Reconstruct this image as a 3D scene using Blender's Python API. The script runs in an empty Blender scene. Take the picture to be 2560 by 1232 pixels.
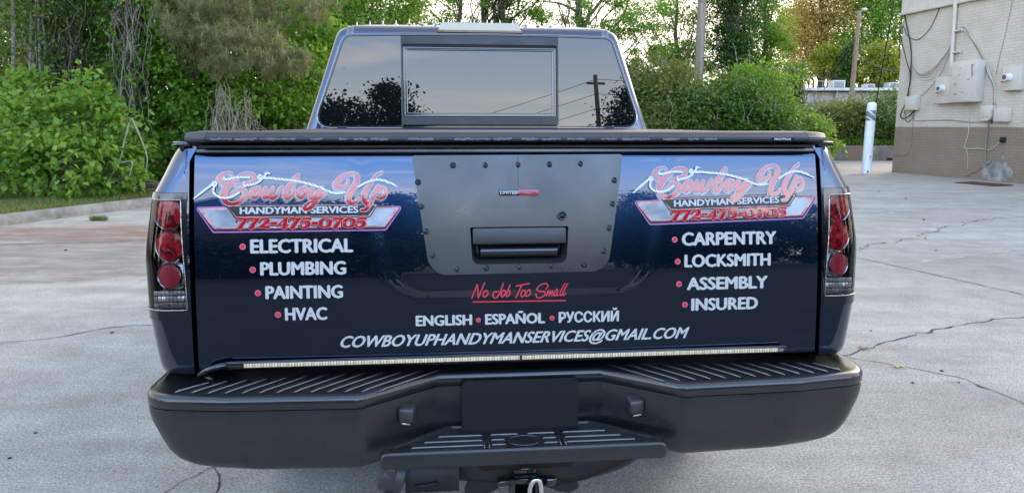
import bpy, bmesh, math, random
import numpy as np
from mathutils import Vector, Matrix, Euler

# ------------------------------------------------------------------ camera, sky, sun, exposure
sc = bpy.context.scene
COL = sc.collection
R = math.radians
F_PX, PITCH, ROLL, CAM_H = 1720.0, R(8.03), R(0.09), 1.42      # of a 2560 px wide picture
cam_d = bpy.data.cameras.new('camera')
cam_d.sensor_width = 36.0
cam_d.lens = 36.0 * F_PX / 2560
cam_d.shift_y = -61.4 / 2560
cam_d.clip_start = 0.05
cam_d.clip_end = 3000
cam = bpy.data.objects.new('camera', cam_d)
cam.location = (0, 0, CAM_H)
cam.rotation_euler = (R(90) - PITCH, -ROLL, 0)
COL.objects.link(cam)
sc.camera = cam

SUN_EL, SUN_AZ = R(20), R(50)            # azimuth clockwise from +Y (ahead and to the right, behind the trees)
world = bpy.data.worlds.new('World'); sc.world = world
world.use_nodes = True
wn, wl = world.node_tree.nodes, world.node_tree.links
wn.clear()
w_out = wn.new('ShaderNodeOutputWorld'); w_bg = wn.new('ShaderNodeBackground')
w_sky = wn.new('ShaderNodeTexSky'); w_sky.sky_type = 'NISHITA'; w_sky.sun_disc = False
w_sky.sun_elevation = SUN_EL; w_sky.sun_rotation = SUN_AZ
w_sky.air_density = 1.0; w_sky.dust_density = 2.5; w_sky.ozone_density = 1.0
SKY_STRENGTH = 0.15
w_bg.inputs['Strength'].default_value = SKY_STRENGTH
w_tc = wn.new('ShaderNodeTexCoord')
w_map = wn.new('ShaderNodeMapping'); w_map.inputs['Scale'].default_value = (1.5, 1.5, 11.0)
w_map.inputs['Rotation'].default_value = (0.05, 0.12, 0.5)
w_noise = wn.new('ShaderNodeTexNoise'); w_noise.inputs['Scale'].default_value = 2.8
w_noise.inputs['Detail'].default_value = 6; w_noise.inputs['Distortion'].default_value = 0.6
w_ramp = wn.new('ShaderNodeValToRGB')
w_ramp.color_ramp.elements[0].position = 0.52; w_ramp.color_ramp.elements[0].color = (0, 0, 0, 1)
w_ramp.color_ramp.elements[1].position = 0.78; w_ramp.color_ramp.elements[1].color = (0.55, 0.55, 0.55, 1)
w_mix = wn.new('ShaderNodeMixRGB'); w_mix.blend_type = 'MIX'
w_cl = wn.new('ShaderNodeMixRGB'); w_cl.blend_type = 'MULTIPLY'; w_cl.inputs[0].default_value = 1
w_cl.inputs[2].default_value = (1.75, 1.4, 1.3, 1)
wl.new(w_tc.outputs['Generated'], w_map.inputs[0]); wl.new(w_map.outputs[0], w_noise.inputs['Vector'])
wl.new(w_noise.outputs['Fac'], w_ramp.inputs[0]); wl.new(w_ramp.outputs[0], w_mix.inputs[0])
wl.new(w_sky.outputs[0], w_mix.inputs[1]); wl.new(w_sky.outputs[0], w_cl.inputs[1])
wl.new(w_cl.outputs[0], w_mix.inputs[2])
# evening sky: a broad luminous veil opposite the afterglow (behind the camera) and a cream afterglow ahead
w_sep = wn.new('ShaderNodeSeparateXYZ'); wl.new(w_tc.outputs['Generated'], w_sep.inputs[0])
def wmath(op, a, b=None, c=None):
    x = wn.new('ShaderNodeMath'); x.operation = op
    for i, v in enumerate((a, b, c)):
        if v is None: continue
        if isinstance(v, (int, float)): x.inputs[i].default_value = v
        else: wl.new(v, x.inputs[i])
    return x.outputs[0]
def wsmooth(v, lo, hi):
    mr = wn.new('ShaderNodeMapRange'); mr.interpolation_type = 'SMOOTHSTEP'
    mr.inputs['From Min'].default_value = lo; mr.inputs['From Max'].default_value = hi
    wl.new(v, mr.inputs['Value']); return mr.outputs[0]
def wmix(f, a, b, mode='MIX'):
    x = wn.new('ShaderNodeMixRGB'); x.blend_type = mode
    for i, v in enumerate((f, a, b)):
        if isinstance(v, (int, float)): x.inputs[i].default_value = v
        elif isinstance(v, tuple): x.inputs[i].default_value = (*v, 1)
        else: wl.new(v, x.inputs[i])
    return x.outputs[0]
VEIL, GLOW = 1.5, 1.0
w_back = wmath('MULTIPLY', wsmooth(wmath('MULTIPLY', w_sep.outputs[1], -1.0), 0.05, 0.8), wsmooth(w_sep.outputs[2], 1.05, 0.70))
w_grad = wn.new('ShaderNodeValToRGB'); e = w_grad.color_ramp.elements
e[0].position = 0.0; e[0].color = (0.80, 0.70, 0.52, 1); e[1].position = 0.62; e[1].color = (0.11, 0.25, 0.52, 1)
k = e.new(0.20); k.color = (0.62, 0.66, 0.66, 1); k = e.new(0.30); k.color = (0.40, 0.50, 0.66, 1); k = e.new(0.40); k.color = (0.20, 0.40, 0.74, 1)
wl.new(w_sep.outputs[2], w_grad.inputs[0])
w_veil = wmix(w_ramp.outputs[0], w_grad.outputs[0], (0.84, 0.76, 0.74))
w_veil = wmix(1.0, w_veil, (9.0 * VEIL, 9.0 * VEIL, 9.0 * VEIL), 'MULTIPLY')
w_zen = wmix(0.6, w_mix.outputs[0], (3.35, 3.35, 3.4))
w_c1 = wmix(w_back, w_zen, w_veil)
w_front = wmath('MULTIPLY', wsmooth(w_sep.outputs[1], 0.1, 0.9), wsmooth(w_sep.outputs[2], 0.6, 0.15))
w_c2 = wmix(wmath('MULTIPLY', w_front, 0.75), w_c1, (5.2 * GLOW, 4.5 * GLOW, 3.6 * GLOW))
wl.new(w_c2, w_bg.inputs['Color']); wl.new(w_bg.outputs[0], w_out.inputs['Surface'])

sun_d = bpy.data.lights.new('sun', 'SUN'); sun_d.energy = 0.6; sun_d.angle = R(30); sun_d.color = (1.0, 0.86, 0.68)
sun = bpy.data.objects.new('sun', sun_d); COL.objects.link(sun)
sun.rotation_euler = (R(90) - SUN_EL, 0, math.pi - SUN_AZ)
sun.location = (30, 40, 30)

sc.view_settings.view_transform = 'Standard'; sc.view_settings.look = 'None'
sc.view_settings.gamma = 1; sc.view_settings.use_curve_mapping = False
sc.view_settings.exposure = 1.88
sc.render.engine = 'CYCLES'
sc.cycles.max_bounces = 7; sc.cycles.transparent_max_bounces = 8
sc.cycles.diffuse_bounces = 3; sc.cycles.glossy_bounces = 4; sc.cycles.transmission_bounces = 4

# ------------------------------------------------------------------ pixel -> world measuring helper (2560x1232 picture)
_cy = 312 + F_PX * math.tan(PITCH)
def at(px, py, Y):
    a, b = (px - 1280) / F_PX, -(py - _cy) / F_PX
    c, s = math.cos(ROLL), math.sin(ROLL)
    r, u = (c * a - s * b), (s * a + c * b)
    d = Vector((r, math.cos(PITCH) + u * math.sin(PITCH), -math.sin(PITCH) + u * math.cos(PITCH)))
    t = Y / d.y
    return Vector((d.x * t, Y, CAM_H + d.z * t))

# ------------------------------------------------------------------ materials
def nt(name):
    m = bpy.data.materials.new(name); m.use_nodes = True
    return m, m.node_tree.nodes, m.node_tree.links, m.node_tree.nodes['Principled BSDF']
def pbr(name, col, rough=0.5, metal=0.0, coat=0.0, coat_rough=0.03, ior=1.5, coat_ior=1.5, var=0.0, vscale=8.0,
        bump=0.0, bscale=60.0, rvar=0.0, spec=None, col2=None, stretch=None):
    m, n, l, b = nt(name)
    b.inputs['Roughness'].default_value = rough; b.inputs['Metallic'].default_value = metal
    b.inputs['IOR'].default_value = ior
    b.inputs['Coat Weight'].default_value = coat; b.inputs['Coat Roughness'].default_value = coat_rough
    b.inputs['Coat IOR'].default_value = coat_ior
    if spec is not None: b.inputs['Specular IOR Level'].default_value = spec
    b.inputs['Base Color'].default_value = (*col, 1)
    tc = n.new('ShaderNodeTexCoord'); vec = tc.outputs['Object']
    if stretch:
        mp = n.new('ShaderNodeMapping'); mp.inputs['Scale'].default_value = stretch
        l.new(vec, mp.inputs[0]); vec = mp.outputs[0]
    if var or col2 or rvar:
        t = n.new('ShaderNodeTexNoise'); t.inputs['Scale'].default_value = vscale; t.inputs['Detail'].default_value = 6
        t.inputs['Roughness'].default_value = 0.6
        l.new(vec, t.inputs['Vector'])
        if var or col2:
            cr = n.new('ShaderNodeValToRGB'); e = cr.color_ramp.elements
            e[0].position = 0.33; e[1].position = 0.67
            c2 = col2 if col2 else tuple(c * (1 + var) for c in col)
            c1 = col if col2 else tuple(c * (1 - var) for c in col)
            e[0].color = (*c1, 1); e[1].color = (*c2, 1)
            l.new(t.outputs['Fac'], cr.inputs[0]); l.new(cr.outputs[0], b.inputs['Base Color'])
        if rvar:
            mr = n.new('ShaderNodeMapRange'); mr.inputs['To Min'].default_value = max(0.02, rough - rvar)
            mr.inputs['From Min'].default_value = 0.3; mr.inputs['From Max'].default_value = 0.7
            mr.inputs['To Max'].default_value = rough + rvar
            l.new(t.outputs['Fac'], mr.inputs['Value']); l.new(mr.outputs[0], b.inputs['Roughness'])
    if bump:
        t2 = n.new('ShaderNodeTexNoise'); t2.inputs['Scale'].default_value = bscale; t2.inputs['Detail'].default_value = 4
        l.new(vec, t2.inputs['Vector'])
        bp = n.new('ShaderNodeBump'); bp.inputs['Strength'].default_value = bump; bp.inputs['Distance'].default_value = 0.01
        l.new(t2.outputs['Fac'], bp.inputs['Height']); l.new(bp.outputs[0], b.inputs['Normal'])
    return m

def leaf_mat(name, c1, c2, c3, trans=0.35, rough=0.45):
    m, n, l, b = nt(name)
    at_ = n.new('ShaderNodeAttribute'); at_.attribute_name = 'rnd'
    cr = n.new('ShaderNodeValToRGB'); e = cr.color_ramp.elements
    e[0].position = 0.0; e[0].color = (*c1, 1); e[1].position = 1.0; e[1].color = (*c3, 1)
    k = e.new(0.5); k.color = (*c2, 1)
    l.new(at_.outputs['Fac'], cr.inputs[0]); l.new(cr.outputs[0], b.inputs['Base Color'])
    b.inputs['Roughness'].default_value = rough; b.inputs['Specular IOR Level'].default_value = 0.35
    tr = n.new('ShaderNodeBsdfTranslucent'); mx = n.new('ShaderNodeMixShader'); mx.inputs[0].default_value = trans
    hs = n.new('ShaderNodeHueSaturation'); hs.inputs['Value'].default_value = 1.5; hs.inputs['Hue'].default_value = 0.485
    l.new(cr.outputs[0], hs.inputs['Color']); l.new(hs.outputs[0], tr.inputs['Color'])
    out = n['Material Output']
    l.new(b.outputs[0], mx.inputs[1]); l.new(tr.outputs[0], mx.inputs[2]); l.new(mx.outputs[0], out.inputs['Surface'])
    return m

M = {}
M['paint'] = pbr('navy_paint', (0.0068, 0.0225, 0.062), 0.22, 1.0, 1.0, 0.012, 1.5, 1.76, bump=0.004, bscale=9)
M['trim_black'] = pbr('textured_black_plastic', (0.018, 0.019, 0.022), 0.42, bump=0.12, bscale=420, rvar=0.06, vscale=20, ior=1.7)
M['plate_black'] = pbr('bedliner_coating', (0.020, 0.021, 0.024), 0.34, bump=0.035, bscale=240, rvar=0.09, vscale=7, ior=1.8)
M['bumper'] = pbr('satin_black_bumper', (0.0060, 0.0064, 0.0076), 0.33, bump=0.03, bscale=300, rvar=0.10, vscale=5, ior=1.65, col2=(0.011, 0.0115, 0.013), stretch=(1, 1, 2.2))
M['pad'] = pbr('step_pad_plastic', (0.008, 0.0085, 0.0105), 0.22, bump=0.03, bscale=300, rvar=0.05, vscale=10, ior=1.68)
M['gloss_black'] = pbr('gloss_black', (0.006, 0.006, 0.008), 0.12, coat=0.6, ior=1.6)
M['rubber'] = pbr('rubber', (0.014, 0.014, 0.015), 0.7)
M['dark_metal'] = pbr('dark_metal', (0.03, 0.03, 0.032), 0.5, 0.6, var=0.3, vscale=12, bump=0.1, bscale=40)
M['chrome'] = pbr('chrome', (0.75, 0.75, 0.77), 0.12, 1.0)
M['steel'] = pbr('bolt_steel', (0.05, 0.052, 0.058), 0.3, 0.7)
M['glass'] = pbr('privacy_glass', (0.004, 0.005, 0.006), 0.0, ior=1.78)
M['cover_alu'] = pbr('cover_rail', (0.030, 0.034, 0.042), 0.30, 0.45, var=0.25, vscale=5, rvar=0.12, stretch=(0.6, 8, 8))
M['cap_grey'] = pbr('end_cap_plastic', (0.034, 0.035, 0.039), 0.45, bump=0.05, bscale=200)
M['white_vinyl'] = pbr('white_vinyl', (0.47, 0.46, 0.43), 0.5, ior=1.3)
M['bright_vinyl'] = pbr('bright_white_vinyl', (0.52, 0.535, 0.54), 0.4, ior=1.3)
M['red_vinyl'] = pbr('red_vinyl', (0.40, 0.010, 0.018), 0.08, coat=1.0, coat_ior=1.65, coat_rough=0.015)
M['red_flat'] = pbr('red_dot_vinyl', (0.60, 0.02, 0.05), 0.4)
M['pink_flat'] = pbr('pink_edge_vinyl', (0.70, 0.22, 0.24), 0.4)
M['red_script'] = pbr('red_script_vinyl', (0.55, 0.03, 0.045), 0.4)
M['blue_vinyl'] = pbr('blue_shadow_vinyl', (0.05, 0.09, 0.22), 0.1, coat=1.0, coat_ior=1.9, coat_rough=0.02)
M['purple'] = pbr('purple_edge_vinyl', (0.42, 0.16, 0.42), 0.35)
M['black_vinyl'] = pbr('black_vinyl', (0.012, 0.010, 0.012), 0.25)
M['dark_red'] = pbr('dark_red_vinyl', (0.035, 0.004, 0.010), 0.3)
M['rose_chrome'] = pbr('rose_chrome_print', (0.50, 0.27, 0.27), 0.3, 0.2, var=0.45, vscale=60, stretch=(0.6, 1, 1))
M['mesh_silver'] = pbr('silver_mesh_print', (0.27, 0.31, 0.35), 0.3, 0.3, var=0.5, vscale=9)
M['plate_blank'] = pbr('blank_plate_cover', (0.0176, 0.0172, 0.0170), 0.75, spec=0.1)
M['tire'] = pbr('tire_rubber', (0.018, 0.018, 0.018), 0.75, bump=0.2, bscale=60)
M['rust_red'] = pbr('rusty_red_bracket', (0.16, 0.012, 0.015), 0.5, var=0.6, vscale=40)

def rope_mat():
    m, n, l, b = nt('rope_print')
    tc = n.new('ShaderNodeTexCoord'); w = n.new('ShaderNodeTexWave'); w.wave_type = 'BANDS'; w.bands_direction = 'DIAGONAL'
    w.inputs['Scale'].default_value = 75; w.inputs['Distortion'].default_value = 0.5
    cr = n.new('ShaderNodeValToRGB'); e = cr.color_ramp.elements
    e[0].color = (0.36, 0.37, 0.36, 1); e[0].position = 0.1; e[1].color = (0.80, 0.82, 0.82, 1); e[1].position = 0.45
    l.new(tc.outputs['Object'], w.inputs['Vector']); l.new(w.outputs['Fac'], cr.inputs[0]); l.new(cr.outputs[0], b.inputs['Base Color'])
    b.inputs['Roughness'].default_value = 0.4
    return m
M['rope'] = rope_mat()
def led_mat():
    m, n, l, b = nt('led_cells')
    tc = n.new('ShaderNodeTexCoord'); sx = n.new('ShaderNodeSeparateXYZ'); l.new(tc.outputs['Object'], sx.inputs[0])
    def fr(k, off=0.0):
        a = n.new('ShaderNodeMath'); a.operation = 'MULTIPLY_ADD'; a.inputs[1].default_value = k; a.inputs[2].default_value = off
        l.new(sx.outputs[0], a.inputs[0])
        f = n.new('ShaderNodeMath'); f.operation = 'FRACT'; l.new(a.outputs[0], f.inputs[0]); return f
    f1 = fr(1 / 0.0068, 100.0); f2 = fr(1 / 0.0204, 100.0)
    g = n.new('ShaderNodeMath'); g.operation = 'LESS_THAN'; g.inputs[1].default_value = 0.16; l.new(f1.outputs[0], g.inputs[0])
    cr = n.new('ShaderNodeValToRGB'); cr.color_ramp.interpolation = 'CONSTANT'; e = cr.color_ramp.elements
    e[0].color = (0.80, 0.64, 0.38, 1); e[1].position = 0.33; e[1].color = (0.72, 0.48, 0.25, 1)
    k = e.new(0.66); k.color = (0.72, 0.62, 0.42, 1)
    l.new(f2.outputs[0], cr.inputs[0])
    mx = n.new('ShaderNodeMixRGB'); l.new(g.outputs[0], mx.inputs[0]); l.new(cr.outputs[0], mx.inputs[1]); mx.inputs[2].default_value = (0.05, 0.04, 0.03, 1)
    l.new(mx.outputs[0], b.inputs['Base Color']); b.inputs['Roughness'].default_value = 0.25
    return m
M['led'] = led_mat()
def lens_mat():
    m, n, l, b = nt('red_lens')
    tc = n.new('ShaderNodeTexCoord'); v = n.new('ShaderNodeTexVoronoi'); v.inputs['Scale'].default_value = 70
    l.new(tc.outputs['Object'], v.inputs['Vector'])
    cr = n.new('ShaderNodeValToRGB'); e = cr.color_ramp.elements
    e[0].color = (0.13, 0.003, 0.008, 1); e[1].color = (0.48, 0.012, 0.028, 1); e[0].position = 0.2; e[1].position = 0.75
    l.new(v.outputs['Color'], cr.inputs[0]); l.new(cr.outputs[0], b.inputs['Base Color'])
    b.inputs['Roughness'].default_value = 0.2; b.inputs['Coat Weight'].default_value = 1; b.inputs['Coat Roughness'].default_value = 0.02
    b.inputs['Coat IOR'].default_value = 1.42; b.inputs['Specular IOR Level'].default_value = 0.15
    bp = n.new('ShaderNodeBump'); bp.inputs['Strength'].default_value = 0.4; bp.inputs['Distance'].default_value = 0.004
    l.new(v.outputs['Distance'], bp.inputs['Height']); l.new(bp.outputs[0], b.inputs['Normal'])
    return m
M['lens'] = lens_mat()
M['lens_flat'] = pbr('red_reflector', (0.36, 0.012, 0.030), 0.35, coat=0.3, bump=0.3, bscale=300)
M['smoke_chrome'] = pbr('smoked_chrome', (0.085, 0.08, 0.075), 0.16, 0.9, bump=0.25, bscale=30)
M['bright_chrome'] = pbr('lamp_chrome', (0.50, 0.49, 0.47), 0.24, 1.0, bump=0.3, bscale=45)
M['silver_flute'] = pbr('fluted_silver', (0.46, 0.44, 0.42), 0.34, 0.8, var=.35, vscale=60, coat=0.4)
M['amber_lens'] = pbr('smoked_lens', (0.42, 0.41, 0.32), 0.15, 0.2, coat=1.0, coat_ior=1.8)
def cover_mat():
    m, n, l, b = nt('clear_lens_cover')
    g = n.new('ShaderNodeBsdfGlossy'); g.inputs['Roughness'].default_value = 0.02
    t = n.new('ShaderNodeBsdfTransparent'); t.inputs[0].default_value = (0.86, 0.86, 0.86, 1)
    fz = n.new('ShaderNodeFresnel'); fz.inputs[0].default_value = 1.42
    mx = n.new('ShaderNodeMixShader')
    l.new(fz.outputs[0], mx.inputs[0]); l.new(t.outputs[0], mx.inputs[1]); l.new(g.outputs[0], mx.inputs[2])
    l.new(mx.outputs[0], n['Material Output'].inputs['Surface'])
    return m
M['clear'] = cover_mat()

# ------------------------------------------------------------------ object helpers
def link(o, parent=None):
    COL.objects.link(o)
    if parent: o.parent = parent
    return o
def tag(o, label=None, cat=None, group=None, kind=None):
    if label: o['label'] = label
    if cat: o['category'] = cat
    if group: o['group'] = group
    if kind: o['kind'] = kind
    return o
def empty(name, loc=(0, 0, 0), rz=0.0):
    o = bpy.data.objects.new(name, None); o.location = loc; o.rotation_euler = (0, 0, rz); o.empty_display_size = 0.2
    return link(o)
def bm_obj(name, bm, mat, parent=None, smooth=None):
    if smooth is not None:
        for f in bm.faces: f.smooth = True
        for e in bm.edges:
            if len(e.link_faces) == 2 and e.calc_face_angle(0) > R(smooth): e.smooth = False
    me = bpy.data.meshes.new(name); bm.to_mesh(me); bm.free()
    for mm in (mat if isinstance(mat, (list, tuple)) else [mat]): me.materials.append(mm)
    return link(bpy.data.objects.new(name, me), parent)
def fast_mesh(name, V, Fc, mat, parent=None, attr=None, smooth=False):
    """V (n,3), Fc (m,k) uniform polygons"""
    V = np.asarray(V, np.float32); Fc = np.asarray(Fc, np.int32)
    me = bpy.data.meshes.new(name); k = Fc.shape[1]
    me.vertices.add(len(V)); me.vertices.foreach_set('co', V.ravel())
    me.loops.add(Fc.size); me.loops.foreach_set('vertex_index', Fc.ravel())
    me.polygons.add(len(Fc)); me.polygons.foreach_set('loop_start', np.arange(0, Fc.size, k, dtype=np.int32))
    me.update(calc_edges=True)
    if smooth: me.polygons.foreach_set('use_smooth', np.ones(len(Fc), bool))
    if attr is not None:
        a = me.attributes.new('rnd', 'FLOAT', 'POINT'); a.data.foreach_set('value', np.asarray(attr, np.float32))
    me.materials.append(mat); me.validate()
    return link(bpy.data.objects.new(name, me), parent)

def box(bm, c, s, bev=0.0, rot=None, seg=2):
    r = bmesh.ops.create_cube(bm, size=1.0); vs = r['verts']
    for v in vs: v.co = Vector((v.co.x * s[0], v.co.y * s[1], v.co.z * s[2]))
    if bev:
        es = list({e for v in vs for e in v.link_edges})
        rb = bmesh.ops.bevel(bm, geom=es, offset=bev, segments=seg, affect='EDGES', profile=0.5)
        vs = list({v for f in rb['faces'] for v in f.verts} | {v for v in vs if v.is_valid})
    mt = Matrix.Translation(Vector(c)) @ (Euler(rot).to_matrix().to_4x4() if rot else Matrix())
    for v in vs: v.co = mt @ v.co
    return vs
def tube(bm, pts, r, seg=8, closed=False, caps=True):
    pts = [Vector(p) for p in pts]; n = len(pts); rings = []
    rs = r if isinstance(r, (list, tuple)) else [r] * n
    up = Vector((0, 0, 1)); prev = None
    for i, p in enumerate(pts):
        if closed: t = pts[(i + 1) % n] - pts[i - 1]
        else: t = pts[min(i + 1, n - 1)] - pts[max(i - 1, 0)]
        t.normalize()
        a = prev if prev is not None else (up if abs(t.z) < 0.9 else Vector((1, 0, 0)))
        a = (a - t * a.dot(t)); 
        if a.length < 1e-5: a = t.orthogonal()
        a.normalize(); prev = a; b = t.cross(a)
        rings.append([bm.verts.new(p + (a * math.cos(2 * math.pi * k / seg) + b * math.sin(2 * math.pi * k / seg)) * rs[i]) for k in range(seg)])
    m = n if closed else n - 1
    for i in range(m):
        A, B = rings[i], rings[(i + 1) % n]
        for k in range(seg): bm.faces.new((A[k], A[(k + 1) % seg], B[(k + 1) % seg], B[k]))
    if caps and not closed: bm.faces.new(rings[0][::-1]); bm.faces.new(rings[-1])
def lathe(bm, prof, mt, seg=24, cap=False):
    """prof: (r, h) list, axis local z, transformed by mt"""
    rings = []
    for r, h in prof:
        if r < 1e-6: rings.append([bm.verts.new(mt @ Vector((0, 0, h)))])
        else: rings.append([bm.verts.new(mt @ Vector((r * math.cos(2 * math.pi * k / seg), r * math.sin(2 * math.pi * k / seg), h))) for k in range(seg)])
    for A, B in zip(rings, rings[1:]):
        if len(A) == 1 and len(B) == 1: continue
        for k in range(seg):
            k2 = (k + 1) % seg
            if len(A) == 1: bm.faces.new((A[0], B[k2], B[k]))
            elif len(B) == 1: bm.faces.new((A[k], A[k2], B[0]))
            else: bm.faces.new((A[k], A[k2], B[k2], B[k]))
def loft(bm, rows, closed=False, skip=None):
    vv = [[bm.verts.new(p) for p in r] for r in rows]; n = len(rows[0])
    for i in range(len(vv) - 1):
        for k in range(n if closed else n - 1):
            if skip and skip(i, k): continue
            k2 = (k + 1) % n
            try: bm.faces.new((vv[i][k], vv[i][k2], vv[i + 1][k2], vv[i + 1][k]))
            except ValueError: pass
    return vv
def prism(bm, outline, y0, y1):
    """outline (x,z) extruded between y0 and y1"""
    A = [bm.verts.new((x, y0, z)) for x, z in outline]; B = [bm.verts.new((x, y1, z)) for x, z in outline]
    bm.faces.new(A); bm.faces.new(B[::-1]); n = len(A)
    for k in range(n): bm.faces.new((A[k], B[k], B[(k + 1) % n], A[(k + 1) % n]))
def fillet(pts, rad, n=6, closed=False):
    out = []; N = len(pts)
    for i, p in enumerate(pts):
        p = Vector(p); r = rad[i] if isinstance(rad, (list, tuple)) else rad
        if (not closed and i in (0, N - 1)) or r <= 0: out.append(tuple(p)); continue
        a = Vector(pts[i - 1]) - p; b = Vector(pts[(i + 1) % N]) - p
        la, lb = a.length, b.length; a.normalize(); b.normalize()
        ang = a.angle(b); d = min(r / math.tan(ang / 2), la * 0.49, lb * 0.49)
        for k in range(n + 1):
            t = k / n
            out.append(tuple((p + a * d) * (1 - t) ** 2 + p * 2 * t * (1 - t) + (p + b * d) * t ** 2))
    return out
def catmull(pts, n=6):
    P = [np.array(p, float) for p in pts]; P = [2 * P[0] - P[1]] + P + [2 * P[-1] - P[-2]]; out = []
    for i in range(1, len(P) - 2):
        for k in range(n):
            t = k / n; a, b, c, d = P[i - 1:i + 3]
            out.append(0.5 * ((2 * b) + (-a + c) * t + (2 * a - 5 * b + 4 * c - d) * t * t + (-a + 3 * b - 3 * c + d) * t ** 3))
    out.append(P[-2]); return out
def copy_tree(o, parent=None):
    c = o.copy(); COL.objects.link(c)
    if parent: c.parent = parent
    for ch in list(o.children): copy_tree(ch, c)
    return c

# ================================================================== THE PICKUP
truck = empty('pickup_truck', (0.0167, 1.7664, 0), R(5.36))
tag(truck, 'dark navy blue pickup truck seen from behind with red and white lettering on its tailgate', 'pickup truck')

_Z0, _Z1, _N = 0.60, 1.50, 181
_tz = [0.60, 0.83, 0.95, 1.05, 1.15, 1.22, 1.30, 1.345, 1.50]
_tt = [1.0, 2.0, 3.2, 4.8, 7.8, 10.4, 12.6, 13.8, 16.0]
_zz = np.linspace(_Z0, _Z1, _N); _th = np.radians(np.interp(_zz, _tz, _tt))
_pp = np.concatenate([[0], np.cumsum(np.tan((_th[1:] + _th[:-1]) / 2) * (_zz[1] - _zz[0]))])
_pp += -0.055 - np.interp(0.83, _zz, _pp)
def prof(z): return float(np.interp(z, _zz, _pp))
def sstep(a, b, x):
    t = min(1, max(0, (x - a) / (b - a))); return t * t * (3 - 2 * t)
def emboss_d(x, z):
    """distance inside the pressed centre panel of the tailgate"""
    zb = 0.98; hw = 0.330 + (z - zb) * (0.41 - 0.330) / (1.34 - zb)
    dx, dz = hw - abs(x), z - zb
    r = 0.09
    if dx < r and dz < r: return r - math.hypot(r - dx, r - dz)
    return min(dx, dz)
def ysurf(x, z):
    y = prof(z) + 0.010 * (x / 0.8) ** 2
    y += 0.0014 * sstep(-0.015, 0.035, emboss_d(x, z))
    return y

def to_tail(bm, step=0.02):
    """bend flat decals (x, -offset, z) onto the tailgate's skin"""
    if step:
        zs = [v.co.z for v in bm.verts]; xs = [v.co.x for v in bm.verts]
        for ax, a, b in ((2, min(zs), max(zs)), (0, min(xs), max(xs))):
            k = math.ceil(a / step)
            while k * step < b:
                co = [0, 0, 0]; co[ax] = k * step; no = [0, 0, 0]; no[ax] = 1
                bmesh.ops.bisect_plane(bm, geom=bm.verts[:] + bm.edges[:] + bm.faces[:], plane_co=co, plane_no=no, dist=1e-6)
                k += 1
    for v in bm.verts: v.co.y += ysurf(v.co.x, v.co.z)
def face_back(bm):
    for f in bm.faces:
        f.normal_update()
        if f.normal.y > 0: f.normal_flip()

# ---- tailgate skin
bm = bmesh.new()
NX, NZ = 163, 53
xs = np.linspace(-0.803, 0.803, NX); zs = np.linspace(0.815, 1.344, NZ)
rows = []
for z in zs:
    rows.append([(x, ysurf(x, z), z) for x in xs])
def tail_hole(i, k):
    x = (xs[k] + xs[k + 1]) / 2; z = (zs[i] + zs[i + 1]) / 2
    return abs(x) < 0.135 and 1.06 < z < 1.172
def rim(dz, dy): return lambda p: (p[0], p[1] + dy, p[2] + dz)
low = [[(x, ysurf(x, 0.815) + dy, 0.815 + dz) for x in xs] for dz, dy in ((0.004, 0.06), (-0.004, 0.03), (-0.007, 0.012), (-0.004, 0.003))]
top = [[(x, ysurf(x, 1.344) + dy, 1.344 + dz) for x in xs] for dz, dy in ((0.003, 0.003), (0.0045, 0.009), (0.005, 0.07))]
allr = low + rows + top
loft(bm, allr, skip=lambda i, k: 4 <= i < 4 + NZ - 1 and tail_hole(i - 4, k))
for s in (-1, 1):       # folded side edges
    x = 0.803 * s
    loft(bm, [[(x, ysurf(x, z), z) for z in zs], [(x + s * 0.002, ysurf(x, z) + 0.004, z) for z in zs], [(x + s * 0.002, ysurf(x, z) + 0.06, z) for z in zs]])
bmesh.ops.remove_doubles(bm, verts=bm.verts, dist=1e-5)
bmesh.ops.recalc_face_normals(bm, faces=bm.faces)
tailgate = bm_obj('tailgate', bm, M['paint'], truck, 40)

# ---- black cap strip on the tailgate's top edge
bm = bmesh.new()
P = [(0.10, 1.3485), (0.006, 1.3485), (0.002, 1.352), (0.003, 1.3585), (0.010, 1.362), (0.10, 1.362)]
loft(bm, [[(x, ysurf(x, 1.345) + y - 0.002, z) for y, z in P] for x in np.linspace(-0.801, 0.801, 30)])
bmesh.ops.recalc_face_normals(bm, faces=bm.faces)
bm_obj('top_moulding', bm, pbr('moulding', (0.05, 0.055, 0.066), 0.25, 0.3, rvar=0.1, vscale=6, ior=1.8, stretch=(0.5, 6, 6)), tailgate, 30)

# ---- handle panel with a recess
PL = fillet([(-0.271, 1.3425), (0.273, 1.3445), (0.232, 1.075), (0.205, 1.046), (-0.205, 1.044), (-0.232, 1.075)], [0.008, 0.008, 0.03, 0.05, 0.05, 0.03], 5, True)
HO = fillet([(-0.126, 1.163), (0.126, 1.163), (0.121, 1.069), (-0.121, 1.069)], [0.004, 0.004, 0.022, 0.022], 5, True)
def holed(outer, inner):
    bm = bmesh.new(); E_ = []
    for lp in (outer, inner):
        vs = [bm.verts.new((x, 0, z)) for x, z in lp]
        for a, b in zip(vs, vs[1:] + vs[:1]): E_.append(bm.edges.new((a, b)))
    bmesh.ops.triangle_fill(bm, edges=E_, use_beauty=True)
    face_back(bm); return bm
bm = holed(PL, HO)
for v in bm.verts: v.co.y = -0.0045
for k in range(53, 67):
    bmesh.ops.bisect_plane(bm, geom=bm.verts[:] + bm.edges[:] + bm.faces[:], plane_co=(0, 0, k * 0.02), plane_no=(0, 0, 1), dist=1e-6)
for v in bm.verts: v.co.y += prof(v.co.z) + 0.003
be = [e for e in bm.edges if len(e.link_faces) == 1]
r = bmesh.ops.extrude_edge_only(bm, edges=be)
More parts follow.
